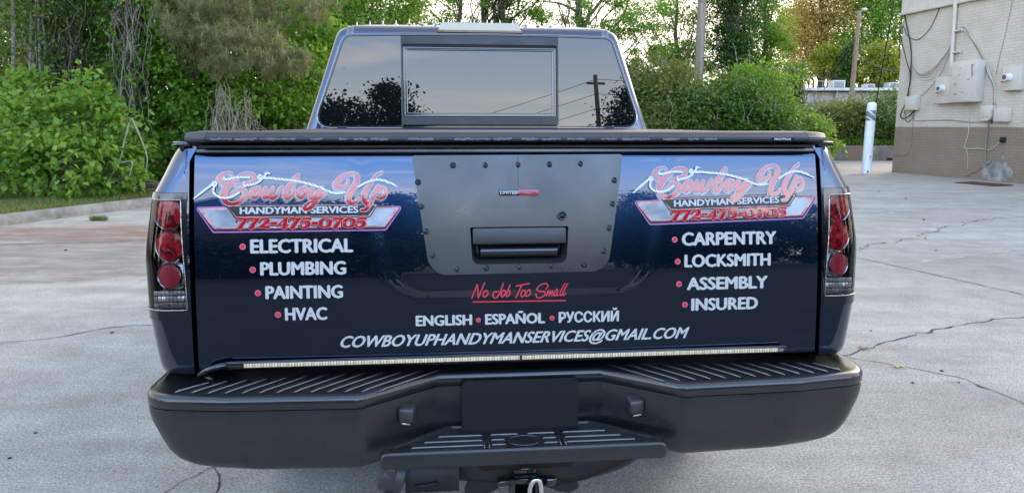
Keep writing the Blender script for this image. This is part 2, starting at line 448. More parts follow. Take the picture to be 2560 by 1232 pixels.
for v in [g for g in r['geom'] if isinstance(g, bmesh.types.BMVert)]: v.co.y += 0.012
bmesh.ops.recalc_face_normals(bm, faces=bm.faces)
panel = bm_obj('handle_panel', bm, M['plate_black'], tailgate, 30)
# recess pocket
bm = bmesh.new()
HOi = fillet([(-0.114, 1.155), (0.114, 1.155), (0.108, 1.080), (-0.108, 1.080)], [0.004, 0.004, 0.018, 0.018], 5, True)
r0 = [(x, prof(z) + 0.004, z) for x, z in HO]; r1 = [(x, prof(z) + 0.045, z) for x, z in HOi]
vv = loft(bm, [r0, r1], closed=True)
bm.faces.new(vv[1])
bmesh.ops.recalc_face_normals(bm, faces=bm.faces)
bmesh.ops.reverse_faces(bm, faces=bm.faces)
bm_obj('handle_recess', bm, M['trim_black'], tailgate, 30)
bm = bmesh.new()      # rounded grip inside the recess
loft(bm, [[(x, prof(1.1) + 0.026 - 0.017 * math.sin(a) * (1 if abs(x) < 0.1 else 0.2), 1.097 + 0.016 * math.cos(a)) for a in np.linspace(0, math.pi, 9)] for x in (-0.104, -0.099, -0.09, 0, 0.09, 0.099, 0.104)])
bmesh.ops.recalc_face_normals(bm, faces=bm.faces)
bm_obj('handle_grip', bm, M['pad'], tailgate, 40)
bm = bmesh.new()
box(bm, (0, prof(1.14) + 0.004, 1.1395), (0.240, 0.022, 0.042), 0.005, (R(-7), 0, 0), 3)
bm_obj('handle_flap', bm, M['trim_black'], tailgate, 40)
# lock
bm = bmesh.new()
mt = Matrix.Translation((0.110, prof(1.19) - 0.0045, 1.190)) @ Euler((R(90 - 9), 0, 0)).to_matrix().to_4x4()
lathe(bm, [(0.0115, 0.0), (0.0115, 0.004), (0.0095, 0.0055), (0.0085, 0.003), (0.0, 0.003)], mt, 24)
lock = bm_obj('lock', bm, M['gloss_black'], tailgate, 30)
bm = bmesh.new()
lathe(bm, [(0.0062, 0.0032), (0.0062, 0.0042), (0, 0.0042)], mt, 20)
bm_obj('lock_cylinder', bm, M['steel'], tailgate, 30)
bm = bmesh.new(); box(bm, (0.110, prof(1.19) - 0.0093, 1.190), (0.0018, 0.001, 0.0075))
bm_obj('keyhole', bm, M['black_vinyl'], tailgate)
bm = bmesh.new(); zq_ = np.linspace(1.262, 1.341, 8)
loft(bm, [[(x, prof(z) - .0018, z) for x in (-.0022, -.0010)] for z in zq_]); face_back(bm); bm_obj('panel_seam', bm, M['black_vinyl'], tailgate)
# bolts
bolt_px = [(-0.167, 1.3175), (-0.0845, 1.3175), (-0.001, 1.3185), (0.0805, 1.3190), (0.1615, 1.3200), (-0.2555, 1.2760), (-0.247, 1.2155), (-0.2355, 1.154), (-0.220, 1.0935),
           (0.2495, 1.278), (0.243, 1.218), (0.233, 1.157), (0.219, 1.098), (-0.159, 1.0585), (-0.086, 1.0600), (-0.001, 1.0610), (0.0815, 1.0625), (0.166, 1.0640)]
bm = bmesh.new()
lathe(bm, [(0.0078, 0), (0.0078, 0.0012), (0.0052, 0.0016), (0.0050, 0.0042), (0.0040, 0.0052), (0.0026, 0.0052), (0.0022, 0.0025), (0, 0.0025)], Matrix(), 18)
b0 = None
for x, z in bolt_px:
    if b0 is None: b0 = bm_obj('bolt', bm, M['steel'], tailgate, 30); o = b0
    else: o = b0.copy(); COL.objects.link(o)
    o.location = (x, prof(z) - 0.0015, z); o.rotation_euler = (R(90) - math.atan((prof(z + .01) - prof(z - .01)) / .02), 0, random.Random(int(x * 999)).random())

# ---- writing and emblems on the tailgate
def text_bm(body, off=0.022, shear=0.0, spacing=1.0):
    cu = bpy.data.curves.new('t', 'FONT'); cu.body = body; cu.offset = off; cu.shear = shear; cu.space_character = spacing
    cu.resolution_u = 3; cu.size = 1.0
    o = bpy.data.objects.new('t', cu); COL.objects.link(o)
    dg = bpy.context.evaluated_depsgraph_get(); me = bpy.data.meshes.new_from_object(o.evaluated_get(dg))
    bpy.data.objects.remove(o); bpy.data.curves.remove(cu)
    bm = bmesh.new(); bm.from_mesh(me); bpy.data.meshes.remove(me)
    return bm
_h = text_bm('H'); CAPH = max(v.co.y for v in _h.verts) - min(v.co.y for v in _h.verts); CAPB = min(v.co.y for v in _h.verts); _h.free()
def place_text(bm, x0, x1, z0, cap, off, slope=0.0, bold=0.0):
    a = min(v.co.x for v in bm.verts) - bold; b = max(v.co.x for v in bm.verts) + bold
    if bold:
        base = bm.copy() if False else None
        src = [v for v in bm.verts]; geo = bm.verts[:] + bm.edges[:] + bm.faces[:]; lay = {v: 0 for v in src}; sh = {v: (0, 0) for v in src}
        for k, d in enumerate(((-bold, 0), (bold, 0), (0, bold * .55), (0, -bold * .55))):
            r = bmesh.ops.duplicate(bm, geom=geo)
            for g_ in r['geom']:
                if isinstance(g_, bmesh.types.BMVert): lay[g_] = k + 1; sh[g_] = d
    for v in bm.verts:
        dx, dy, k = (0, 0, 0) if not bold else (*sh[v], lay[v])
        X = x0 + (v.co.x + dx - a) / (b - a) * (x1 - x0)
        v.co = Vector((X, -off - .00005 * k, z0 + (v.co.y + dy - CAPB) / CAPH * cap + slope * (X - x0)))
    face_back(bm)
def lettering(body, x0, x1, z0, cap, mat, off=0.0012, bold=0.022, shear=0.0, slope=0.0, name='lettering', parent=None, step=0.03, spacing=1.0):
    bm = text_bm(body, 0.0, shear, spacing); place_text(bm, x0, x1, z0, cap, off, slope, bold)
    to_tail(bm, step)
    return bm_obj(name, bm, mat, parent or tailgate)
def dot(x, z, r=0.0075):
    for rr, off, mt_, nm in ((r, 0.0010, 'pink_flat', 'bullet_rim'), (r * 0.80, 0.0014, 'red_flat', 'bullet')):
        bm = bmesh.new(); c = [bm.verts.new((x + rr * math.cos(a), -off, z + rr * math.sin(a))) for a in np.linspace(0, 2 * math.pi, 20, endpoint=False)]
        bm.faces.new(c); face_back(bm); to_tail(bm, 0)
        bm_obj(nm, bm, M[mt_], tailgate)
W = M['white_vinyl']
for t, x0, x1, z0, cap, dx, dz in (('ELECTRICAL', -.669, -.418, 1.1045, .034, -.687, 1.121), ('PLUMBING', -.646, -.436, 1.0495, .033, -.664, 1.064),
        ('PAINTING', -.635, -.445, .9905, .0325, -.653, 1.006), ('HVAC', -.589, -.485, .936, .032, -.606, .951),
        ('CARPENTRY', .426, .686, 1.108, .034, .407, 1.124), ('LOCKSMITH', .433, .670, 1.0515, .033, .415, 1.067),
        ('ASSEMBLY', .440, .663, .9915, .033, .419, 1.008), ('INSURED', .453, .637, .9365, .0325, .436, .953)):
    lettering(t, x0, x1, z0, cap, W, bold=0.048); dot(dx, dz)
lettering('ENGLISH', -.266, -.123, .9145, .027, W, bold=0.048); dot(-.107, .9265, .006)
lettering('ESPAÑOL', -.090, .065, .9145, .027, W, bold=0.048); dot(.083, .927, .006)
lettering('РУССКИЙ', .100, .259, .9140, .027, W, bold=0.048)
lettering('COWBOYUPHANDYMANSERVICES@GMAIL.COM', -.455, .450, .8635, .030, W, bold=0.032, shear=0.42)

_yo = [0]
def ribbon(bm, pts, ws, off, n=6, grow=0.0):
    """a brush stroke of varying width as one flat strip with round ends; pts (x,z) in metres"""
    C_ = catmull([(*p, w) for p, w in zip(pts, ws)], n)
    P_ = np.array([c[:2] for c in C_]); w_ = np.array([max(c[2], 1e-4) / 2 + grow for c in C_])
    T = np.gradient(P_, axis=0); T /= np.maximum(np.linalg.norm(T, axis=1, keepdims=True), 1e-9)
    Nn = np.stack([-T[:, 1], T[:, 0]], 1)
    y = -off
    L = [bm.verts.new((p[0] + q[0] * h, y, p[1] + q[1] * h)) for p, q, h in zip(P_, Nn, w_)]
    Rr = [bm.verts.new((p[0] - q[0] * h, y, p[1] - q[1] * h)) for p, q, h in zip(P_, Nn, w_)]
    for v, k in zip(L, range(len(L))): v.co.y -= 0.00004 * k / len(L)
    for v, k in zip(Rr, range(len(L))): v.co.y -= 0.00004 * k / len(L)
    for k in range(len(L) - 1): bm.faces.new((L[k], L[k + 1], Rr[k + 1], Rr[k]))
    for e, sgn in ((0, -1), (-1, 1)):
        a = math.atan2(Nn[e][1], Nn[e][0]); c = bm.verts.new((P_[e][0], y, P_[e][1]))
        arc = [L[e]] + [bm.verts.new((P_[e][0] + w_[e] * math.cos(a - sgn * q), y, P_[e][1] + w_[e] * math.sin(a - sgn * q))) for q in np.linspace(0, math.pi, 7)[1:-1]] + [Rr[e]]
        for p, q in zip(arc, arc[1:]): bm.faces.new((c, p, q))
def circ(cx, cy, r): return [(cx + r * math.cos(a), cy + r * math.sin(a)) for a in np.linspace(0, 5.8, 8)]

S1 = [  # strokes read off an 8.8x enlargement whose corner is (480,400): points, widths
    ([(935, 345), (890, 285), (800, 270), (690, 330), (640, 410), (700, 500), (800, 560)], [30, 38, 40, 95, 120, 95, 80]),
    ([(1000, 375), (1120, 305), (1270, 285), (1375, 330), (1385, 405), (1290, 480), (1130, 525), (980, 540)], [26, 45, 60, 85, 90, 62, 40, 24]),
    ([(1050, 405), (930, 470), (820, 570), (745, 700), (735, 830), (800, 930), (920, 960), (1060, 915), (1190, 800), (1205, 690), (1120, 625), (990, 660), (880, 750)], [60, 110, 150, 165, 150, 105, 80, 100, 115, 95, 62, 50, 36]),
    ([(1490, 590), (1380, 650), (1335, 750), (1400, 815), (1490, 740), (1530, 640), (1490, 600)], [70, 110, 120, 95, 90, 70, 60]),
    ([(1650, 610), (1605, 740), (1630, 825), (1710, 780), (1770, 650)], [90, 110, 95, 70, 60]),
    ([(1800, 610), (1745, 740), (1780, 835), (1890, 760), (1960, 610), (2010, 570)], [90, 110, 95, 75, 60, 40]),
    ([(2200, 480), (2280, 360), (2355, 305), (2365, 370), (2280, 470), (2150, 560), (2080, 700), (2070, 800), (2140, 825), (2240, 720), (2260, 610), (2200, 600)], [45, 50, 55, 60, 75, 105, 125, 115, 90, 65, 50, 36])]
S2 = [  # same scale, corner at (740,400)
    ([(210, 585), (100, 650), (60, 750), (120, 815), (215, 740), (260, 640), (215, 600)], [70, 110, 120, 95, 90, 70, 60]),
    ([(385, 605), (330, 740), (355, 825), (430, 785), (490, 670)], [95, 110, 95, 70, 60]),
    ([(590, 600), (530, 740), (460, 880), (370, 1000), (250, 1070), (190, 1040), (260, 950), (390, 885), (560, 800), (690, 670)], [90, 110, 110, 95, 75, 80, 60, 44, 50, 60]),
    ([(1160, 415), (1165, 490), (1080, 565), (950, 590), (890, 510), (1000, 370), (1150, 285), (1290, 270), (1365, 350), (1335, 500), (1230, 650), (1170, 800), (1190, 920), (1290, 930), (1400, 830)], [40, 52, 70, 110, 125, 105, 62, 70, 115, 135, 140, 135, 115, 75, 55]),
    ([(1910, 240), (1800, 300), (1700, 420), (1600, 570), (1530, 700), (1510, 830), (1545, 925), (1620, 945)], [46, 60, 80, 105, 125, 125, 100, 60]),
    ([(1830, 565), (1750, 700), (1680, 850), (1600, 1000), (1540, 1075), (1450, 1085)], [100, 110, 110, 95, 75, 55]),
    ([(1840, 650), (1920, 580), (1990, 660), (1960, 770), (1870, 825), (1790, 790)], [45, 75, 85, 95, 80, 45])]
ROPE = [([(110, 830), (300, 675), (500, 520)], [26, 44, 44], 0), ([(530, 590), (515, 690), (600, 790), (740, 825), (900, 800), (1070, 705)], [40, 40, 42, 42, 42, 40], 0),
    ([(740, 400), (800, 420), (1000, 375), (1150, 370), (1290, 380)], [60, 50, 40, 40, 40], 0), ([(1170, 480), (1180, 570), (1230, 545), (1400, 515), (1530, 440), (1560, 390)], [30, 40, 42, 42, 44, 44], 0),
    (circ(1515, 365, 38), [44] * 8, 0), (circ(540, 520, 38), [44] * 8, 0), ([(1590, 370), (1635, 320), (1650, 275), (1740, 290)], [40, 40, 40, 18], 0),
    ([(1560, 385), (1750, 385), (1900, 402), (2200, 430), (2460, 475), (2700, 540), (2850, 590), (3010, 665), (3180, 708), (3370, 690)], [42] * 10, 0),
    ([(1380, 570), (1560, 470), (1700, 425), (1870, 412), (2060, 465), (2270, 565)], [40, 42, 42, 42, 42, 14], 2288)]
DIG = {  # 100 x 140 cells, heavy and light strokes with slabs
    '7': [([(4, 40), (8, 8), (50, 16), (96, 8)], [14, 22, 20, 16]), ([(92, 14), (62, 66), (40, 134)], [18, 34, 36]), ([(16, 134), (66, 134)], [12, 12])],
    '2': [([(8, 38), (28, 10), (66, 12), (78, 44), (48, 84), (8, 124)], [26, 16, 26, 38, 24, 14]), ([(6, 126), (50, 118), (94, 130), (98, 100)], [16, 26, 26, 12])],
    '4': [([(66, 6), (6, 92)], [14, 14]), ([(4, 94), (100, 94)], [15, 15]), ([(66, 6), (66, 134)], [30, 36]), ([(42, 134), (94, 134)], [12, 12])],
    '5': [([(88, 12), (22, 12)], [22, 20]), ([(20, 8), (16, 64)], [13, 13]), ([(16, 64), (56, 50), (84, 84), (62, 126), (24, 130), (8, 104)], [12, 22, 38, 26, 16, 26])],
    '0': [([(50, 8), (14, 40), (12, 72), (14, 104), (50, 133)], [14, 32, 38, 32, 14]), ([(50, 8), (86, 40), (88, 72), (86, 104), (50, 133)], [14, 32, 38, 32, 14])],
    '-': [([(22, 74), (78, 74)], [30, 30])]}
def poly_bm(pts, off):
    bm = bmesh.new(); bm.faces.new([bm.verts.new((x, -off, z)) for x, z in pts]); face_back(bm); return bm

def logo(dx, dz, rot):
    def L(px, py):
        X = -.796 + (px - 497) * .00098
        return (X + dx, 1.308 - (py - 425) * .00098 - (px - 560) * 1e-5 + dz + rot * (X + .796))
    def band(name, pts, off, mat, rad=0.006):
        bm = poly_bm(fillet([L(*p) for p in pts], rad, 4, True), off); to_tail(bm, .02); bm_obj(name, bm, mat, tailgate)
    # winged plate: purple edge, dark body, rosy chrome frame, silver mesh
    band('emblem_edge', [(497, 517), (571, 515), (575, 510), (944, 508), (948, 513), (1004, 513), (1004, 522), (966, 575), (536, 581), (497, 525)], .0005, M['purple'])
    band('emblem_plate', [(499, 519), (577, 516), (944, 513), (1001, 515), (1001, 523), (964, 572.5), (537, 578), (499, 525)], .0007, M['dark_red'], .005)
    band('emblem_frame', [(501, 520), (580, 517), (940, 516), (999, 516), (998, 522), (963, 565.5), (539, 571), (501, 524)], .0009, M['rose_chrome'], .004)
    band('emblem_mesh', [(510, 525), (590, 523), (940, 520), (989, 521), (958, 562), (545, 567)], .0011, M['mesh_silver'], .003)
    band('banner_edge', [(566, 512), (586, 511), (930, 506), (949, 507), (926, 541.5), (590, 545)], .0013, M['black_vinyl'], .003)
    band('banner_edge', [(572, 514), (584, 513.2), (930, 509), (944, 510), (924.5, 538.5), (592, 542)], .0015, M['rose_chrome'], .002)
    band('banner', [(573, 516), (584, 515), (930, 511), (941, 512), (922, 536.8), (594, 540.2)], .0017, M['black_vinyl'], .002)
    x0, z0 = L(602, 534); x1, z1 = L(897, 530)
    lettering('HANDYMAN SERVICES', x0, x1, z0, .0165, M['bright_vinyl'], .0020, 0.038, slope=(z1 - z0) / (x1 - x0), step=.04)
    # phone number
    for nm, mat, grow, off, sx, sy in (('digits_shadow', M['black_vinyl'], .0009, .0013, -3, 2.5), ('digits_edge', M['pink_flat'], .0009, .0016, 0, 0), ('digits', M['red_vinyl'], -.0002, .0019, 0, 0)):
        bm = bmesh.new(); k = 0
        xx = 595; cells = [(c, 27.5 if c != '-' else 19.5) for c in '772-475-0705']
        for j, (c, wd) in enumerate(cells):
            wd = {'0': 32}.get(c, wd)
            for pts, ws in DIG[c]:
                q = []
                for u, v in pts:
                    py = 543.5 + v / 140 * 26 - (xx - 595) * .006; pxx = xx + u / 100 * (wd - 2) + (70 - v) * .045
                    q.append(L(pxx + sx, py + sy))
                ribbon(bm, q, [w * .00026 for w in ws], off + .00002 * k, 4, grow); k += 1
            xx += wd
        face_back(bm); to_tail(bm, .03); bm_obj(nm, bm, mat, tailgate)
    # script name: blue shadow, white edge, red face
    strokes = [([(480 + u / 8.8, 400 + v / 8.8) for u, v in p], w) for p, w in S1] + [([(740 + u / 8.8, 400 + v / 8.8) for u, v in p], w) for p, w in S2]
    for nm, mat, grow, off, sh in (('script_shadow', M['blue_vinyl'], .0034, .0010, 1.6), ('script_edge', M['bright_vinyl'], .0019, .0022, 0), ('script', M['red_vinyl'], .0003, .0030, 0)):
        bm = bmesh.new()
        for k, (p, w) in enumerate(strokes):
            ribbon(bm, [L(a - sh, b + sh * 2) for a, b in p], [q / 8.8 * .00098 * .84 for q in w], off + .00004 * k, 6, grow)
        face_back(bm); to_tail(bm, .03); bm_obj(nm, bm, mat, tailgate)
    for nm, mat, grow, off, sh in (('rope_edge', M['blue_vinyl'], .0008, .0038, .8), ('rope', M['rope'], 0, .0042, 0)):
        bm = bmesh.new()
        for k, (p, w, o_) in enumerate(ROPE):
            ribbon(bm, [L(480 + (a + o_) / 8.8 - sh, 400 + b / 8.8 + sh) for a, b in p], [q / 8.8 * .00098 for q in w], off + .00004 * k, 6, grow)
        face_back(bm); to_tail(bm, .03); bm_obj(nm, bm, mat, tailgate)
logo(0, 0, 0)
logo(1.099, .006, .022)

# 'No Job Too Small'
NJ = [[(180, 460), (305, 155)], [(305, 155), (318, 300), (325, 450)], [(325, 450), (390, 300), (470, 120)], [(500, 280), (440, 350), (445, 430), (500, 415), (545, 350), (505, 285)],
      [(890, 130), (800, 360), (720, 450), (660, 420), (670, 330), (770, 310)], [(900, 270), (845, 340), (850, 425), (900, 400), (940, 330), (905, 272)], [(1040, 170), (970, 330), (960, 410), (1010, 390), (1040, 310), (1000, 292)],
      [(1185, 185), (1340, 150), (1480, 125)], [(1310, 160), (1240, 300), (1170, 440)], [(1350, 265), (1290, 340), (1300, 415), (1360, 390), (1390, 310), (1355, 268)], [(1470, 255), (1400, 340), (1410, 410), (1470, 380), (1505, 320), (1475, 258)],
      [(1860, 240), (1900, 170), (1840, 120), (1720, 160), (1650, 250), (1710, 300), (1820, 305), (1830, 370), (1740, 430), (1650, 430), (1625, 350)],
      [(1900, 280), (1860, 400)], [(1870, 370), (1950, 280), (1925, 400)], [(1935, 370), (2015, 280), (1985, 395)], [(2110, 240), (2040, 330), (2050, 400), (2110, 330), (2120, 260), (2110, 380), (2140, 380)],
      [(2290, 120), (2190, 290), (2180, 385), (2230, 350)], [(2350, 120), (2255, 290), (2250, 385), (2310, 330)], [(215, 540), (1200, 518), (2300, 495)]]
def LN(u, v): return (-.123 + (u / 9.143 + 1160 - 1180) * .00104, .982 - (v / 9.143 + 690 - 742) * .00106 - u / 9.143 * .00003)
bm = bmesh.new()
for k, p in enumerate(NJ): ribbon(bm, [LN(*q) for q in p], [.0034] * len(p), .0012 + .00004 * k, 5)
face_back(bm); to_tail(bm, .03); bm_obj('script_slogan', bm, M['red_script'], tailgate)

# badge
bm = bmesh.new(); box(bm, (-.001, prof(1.25) - .004, 1.2495), (.1015, .005, .0155), .0012, (R(-11), 0, 0)); bm_obj('badge', bm, M['gloss_black'], tailgate, 30)
bm = bmesh.new(); box(bm, (.024, prof(1.25) - .0066, 1.2493), (.0495, .002, .0140), .0006, (R(-11), 0, 0)); bm_obj('badge_red_half', bm, pbr('badge_red', (.5, .03, .05), .25, coat=1), tailgate, 30)
for t, a, b, mat in (('LIMITED', -.0490, -.0035, M['bright_vinyl']), ('EDITION', .0025, .0465, M['dark_red'])):
    bm = text_bm(t, 0.0, 0.15); place_text(bm, a, b, 1.2448, .0085, .0, 0, .006)
    for v in bm.verts: v.co.y = v.co.y + prof(v.co.z) - .0062 - (.0022 if a > 0 else .0012)
    bm_obj('badge_lettering', bm, mat, tailgate)

# LED bar across the tailgate's foot
bm = bmesh.new()
box(bm, (-.008, -.0655, .8315), (1.436, .016, .017), .0025)
bm_obj('light_bar', bm, M['gloss_black'], tailgate, 30)
for a, b in ((-.686, -.0035), (.0035, .684)):
    bm = bmesh.new(); box(bm, ((a + b) / 2, -.0745, .8318), (b - a, .0035, .0098), .001); bm_obj('led_strip', bm, M['led'], tailgate)
bm = bmesh.new()
for z in (.8295, .8345): box(bm, (.693, -.0745, z), (.012, .002, .0016))
bm_obj('light_bar_clip', bm, M['chrome'], tailgate)
bm = bmesh.new()
tube(bm, [(-.727, -.066, .832), (-.742, -.075, .833), (-.770, -.078, .826), (-.792, -.070, .812), (-.797, -.055, .800), (-.785, -.045, .792), (-.770, -.04, .786)], .0075, 10)
bm_obj('power_cable', bm, M['gloss_black'], truck, 60)

# ---- bed sides with tail lamps
def wz(z): return float(np.interp(z, [.60, .76, .80, .83, .94, 1.10, 1.25, 1.268, 1.30, 1.335, 1.357, 1.370], [.875, .895, .906, .915, .932, .937, .918, .908, .892, .876, .865, .853]))
def yb(z): return prof(max(z, .83)) + .006 + (0.012 if z > 1.366 else 0)
def bedpath(z, off=0.0, inner=.8115):
    w = wz(z); y = yb(z); r = .065
    P_ = [(inner, y + .09), (inner, y + .008), (inner + .003, y + .002), (inner + .007, y)]
    P_ += [(x, y) for x in np.linspace(inner + .012, w - r, 5)]
    P_ += [(w - r + r * math.sin(a), y + r - r * math.cos(a)) for a in np.linspace(0, math.pi / 2, 10)[1:]]
    P_ += [(w + .002, y + .12), (w + .006, y + .18), (w + .014, .35), (w + .030, .60), (w + .038, .85), (w + .042, 1.25), (w + .035, 1.70)]
    if off:
        A = np.array(P_); T = np.gradient(A, axis=0); T /= np.linalg.norm(T, axis=1, keepdims=True)
        N_ = np.stack([T[:, 1], -T[:, 0]], 1); A = A + N_ * off; P_ = [tuple(p) for p in A]
    return P_
NB = len(bedpath(1.0)); LI0, LI1 = 3, 19      # path indexes covered by the lamp
zl = [.62, .70, .80, .805, .815, .83, .87, .91, .936, .943, 1.00, 1.05, 1.10, 1.15, 1.20, 1.254, 1.260, 1.268, 1.285, 1.30, 1.32, 1.335, 1.350, 1.360, 1.367, 1.370]
for s in (-1, 1):
    bm = bmesh.new(); rows = []
    for z in zl:
        zz_ = max(z, .80)
        rows.append([(s * x, y + (.02 if z < .80 and k < LI1 else 0) + (.012 if .8 <= z < .804 else (.004 if z < .81 and z >= .8 else 0)), z) for k, (x, y) in enumerate(bedpath(zz_))])
    def skip(i, k):
        zc = (zl[i] + zl[i + 1]) / 2
        if LI0 <= k < LI1 and .943 < zc < 1.254: return True
        if zc < .80 and k < LI1: return True
        yc = (rows[i][k][1] + rows[i][k + 1][1]) / 2
        return k >= LI1 and math.hypot(yc - 1.25, zc - .42) < .50
    loft(bm, rows, skip=skip)
    tp = bedpath(1.370)          # rail top
    vs = [bm.verts.new((s * x, y, 1.371)) for x, y in tp] ; v2 = [bm.verts.new((s * .78, y, 1.371)) for x, y in tp]
    for k in range(1, NB - 1): bm.faces.new((vs[k], vs[k + 1], v2[k + 1], v2[k]))
    bmesh.ops.remove_doubles(bm, verts=bm.verts, dist=2e-4)
    bmesh.ops.recalc_face_normals(bm, faces=bm.faces)
    bm_obj('bed_side', bm, M['paint'], truck, 35)
    # lamp -----------------------------------------------------------
    zq = [.945, .955, .99, 1.03, 1.07, 1.11, 1.15, 1.19, 1.22, 1.243, 1.2525]
    bm = bmesh.new()             # smoked reflector bowl
    rows = []
    for i, z in enumerate(zq):
        d = -.030 if 0 < i < len(zq) - 1 else -.002
        rw = [(s * x, y, z) for x, y in bedpath(z, d, .8115)[LI0:LI1 + 1]]
        o_ = bedpath(z, -.001)
        rw[0] = (s * o_[LI0][0], o_[LI0][1], z); rw[-1] = (s * o_[LI1][0], o_[LI1][1], z); rows.append(rw)
    loft(bm, rows); bmesh.ops.recalc_face_normals(bm, faces=bm.faces)
    lamp = bm_obj('tail_lamp', bm, M['smoke_chrome'], truck, 40)
    # black frame
    bm = bmesh.new()
    def lampband(za, zb, i0, i1, off, nz=8):
        loft(bm, [[(s * x, y, z) for x, y in bedpath(z, off)[i0:i1 + 1]] for z in np.linspace(za, zb, nz)])
    lampband(1.238, 1.2535, LI0, LI1, .003, 3); lampband(.9435, .966, LI0, LI1, .003, 3)
    lampband(.966, 1.238, LI1 - 3, LI1, .003, 10)
    def lq(ix, z, off):
        p = bedpath(z, off); a = p[int(ix)]; b = p[min(int(ix) + 1, len(p) - 1)]; f = ix - int(ix)
        return (s * (a[0] + (b[0] - a[0]) * f), a[1] + (b[1] - a[1]) * f, z)
    loft(bm, [[lq(LI0 + (.5 + 1.5 * (z - .966) / .272) * t, z, .003) for t in (0, .33, .66, 1)] for z in np.linspace(.966, 1.238, 12)])
    bmesh.ops.recalc_face_normals(bm, faces=bm.faces)
    bm_obj('lamp_frame', bm, M['gloss_black'], lamp, 40)
    # chrome inner line
    bm = bmesh.new()
    def lp(ix, z):
        p = bedpath(z, .004); a = p[int(ix)]; b = p[min(int(ix) + 1, len(p) - 1)]; f = ix - int(ix)
        return Vector((s * (a[0] + (b[0] - a[0]) * f), a[1] + (b[1] - a[1]) * f, z))
    ln = [lp(LI1 - 3.2, 1.237)] + [lp(q, 1.237) for q in np.linspace(LI1 - 4, LI0 + 2.2, 8)] + [lp(LI0 + .6 + 1.5 * (z - .966) / .272, z) for z in np.linspace(1.23, .975, 8)] + [lp(q, .968) for q in np.linspace(LI0 + .7, LI1 - 4, 8)]
    tube(bm, ln, .0013, 5); bm_obj('lamp_bezel', bm, M['bright_chrome'], lamp, 60)
    # three round red lenses
    for (cx, cz, rr, kind) in ((.8665, 1.2020, .0392, 0), (.8635, 1.1240, .0388, 0), (.8670, 1.0490, .0300, 1)):
        dome = .006 if kind == 0 else .003
        mt = Matrix.Translation((s * cx, yb(cz) + .016, cz)) @ Euler((0, 0, s * R(17))).to_matrix().to_4x4() @ Euler((R(90) - R(5), 0, 0)).to_matrix().to_4x4()
        bm = bmesh.new(); lathe(bm, [(rr, 0)] + [(rr * math.cos(a), dome * math.sin(a) + .002) for a in np.linspace(0.05, math.pi / 2, 8)[:-1]] + [(0, dome + .002)], mt, 36)
        bmesh.ops.recalc_face_normals(bm, faces=bm.faces)
        bm_obj('red_lens', bm, M['lens'] if kind == 0 else M['lens_flat'], lamp, 60)
        bm = bmesh.new(); lathe(bm, [(rr + .0030, -.012), (rr + .0030, .003), (rr + .0016, .0052), (rr, .004), (rr - .001, -.004)], mt, 36)
        bmesh.ops.recalc_face_normals(bm, faces=bm.faces)
        bm_obj('lens_ring', bm, M['bright_chrome'], lamp, 40)
        if kind:
            bm = bmesh.new(); lathe(bm, [(rr + .003, -.004), (rr + .010, -.010)], mt, 30); bm_obj('lens_bowl', bm, M['bright_chrome'], lamp, 60)
    # clear reverse-lamp facets
    bm = bmesh.new(); rnd = random.Random(5)
    for j, (z, h, n_) in enumerate(((.976, .016, 7), (.9925, .0135, 9), (1.0065, .0110, 9))):
        for i in range(n_):
            x = .824 + (i + .5) * .082 / n_
            a = max(0, (x - .903) / .065); yy = yb(z) + .012 + .065 * (1 - math.cos(math.asin(min(.99, a))))
            box(bm, (s * x, yy + .004, z), (.080 / n_, .008, h), .0016, (R(rnd.uniform(-4, 14) + (14, -6, 4)[j]), 0, R(rnd.uniform(-7, 7)) + s * R(a * 40)), 2)
    bm_obj('reverse_reflector', bm, M['silver_flute'], lamp, 40)
    bm = bmesh.new()             # clear cover
    loft(bm, [[(s * x, y, z) for x, y in bedpath(z, .0015)[LI0 + 1:LI1 - 2]] for z in np.linspace(.966, 1.238, 12)])
    bmesh.ops.recalc_face_normals(bm, faces=bm.faces)
    bm_obj('lamp_cover', bm, M['clear'], lamp, 60)
    # rail end cap
    bm = bmesh.new(); rnd = random.Random(3 + s)
    vs = box(bm, (s * .836, .05, 1.3710), (.046, .06, .012), .0045, None, 3)
    for v in vs: v.co += Vector((rnd.uniform(-1, 1), rnd.uniform(-1, 1), rnd.uniform(-1, 1))) * .0022
    bm_obj('rail_cap', bm, M['gloss_black'], truck, 80)
# dark gap filler behind the tailgate and inside the bed
bm = bmesh.new()
box(bm, (0, .075, 1.08), (1.62, .01, .54)); box(bm, (0, .9, .84), (1.60, 1.62, .02)); box(bm, (0, 1.69, 1.1), (1.66, .03, .54))
for s in (-1, 1): box(bm, (s * .775, .9, 1.12), (.02, 1.6, .5))
bm_obj('bed_box', bm, M['rubber'], truck)

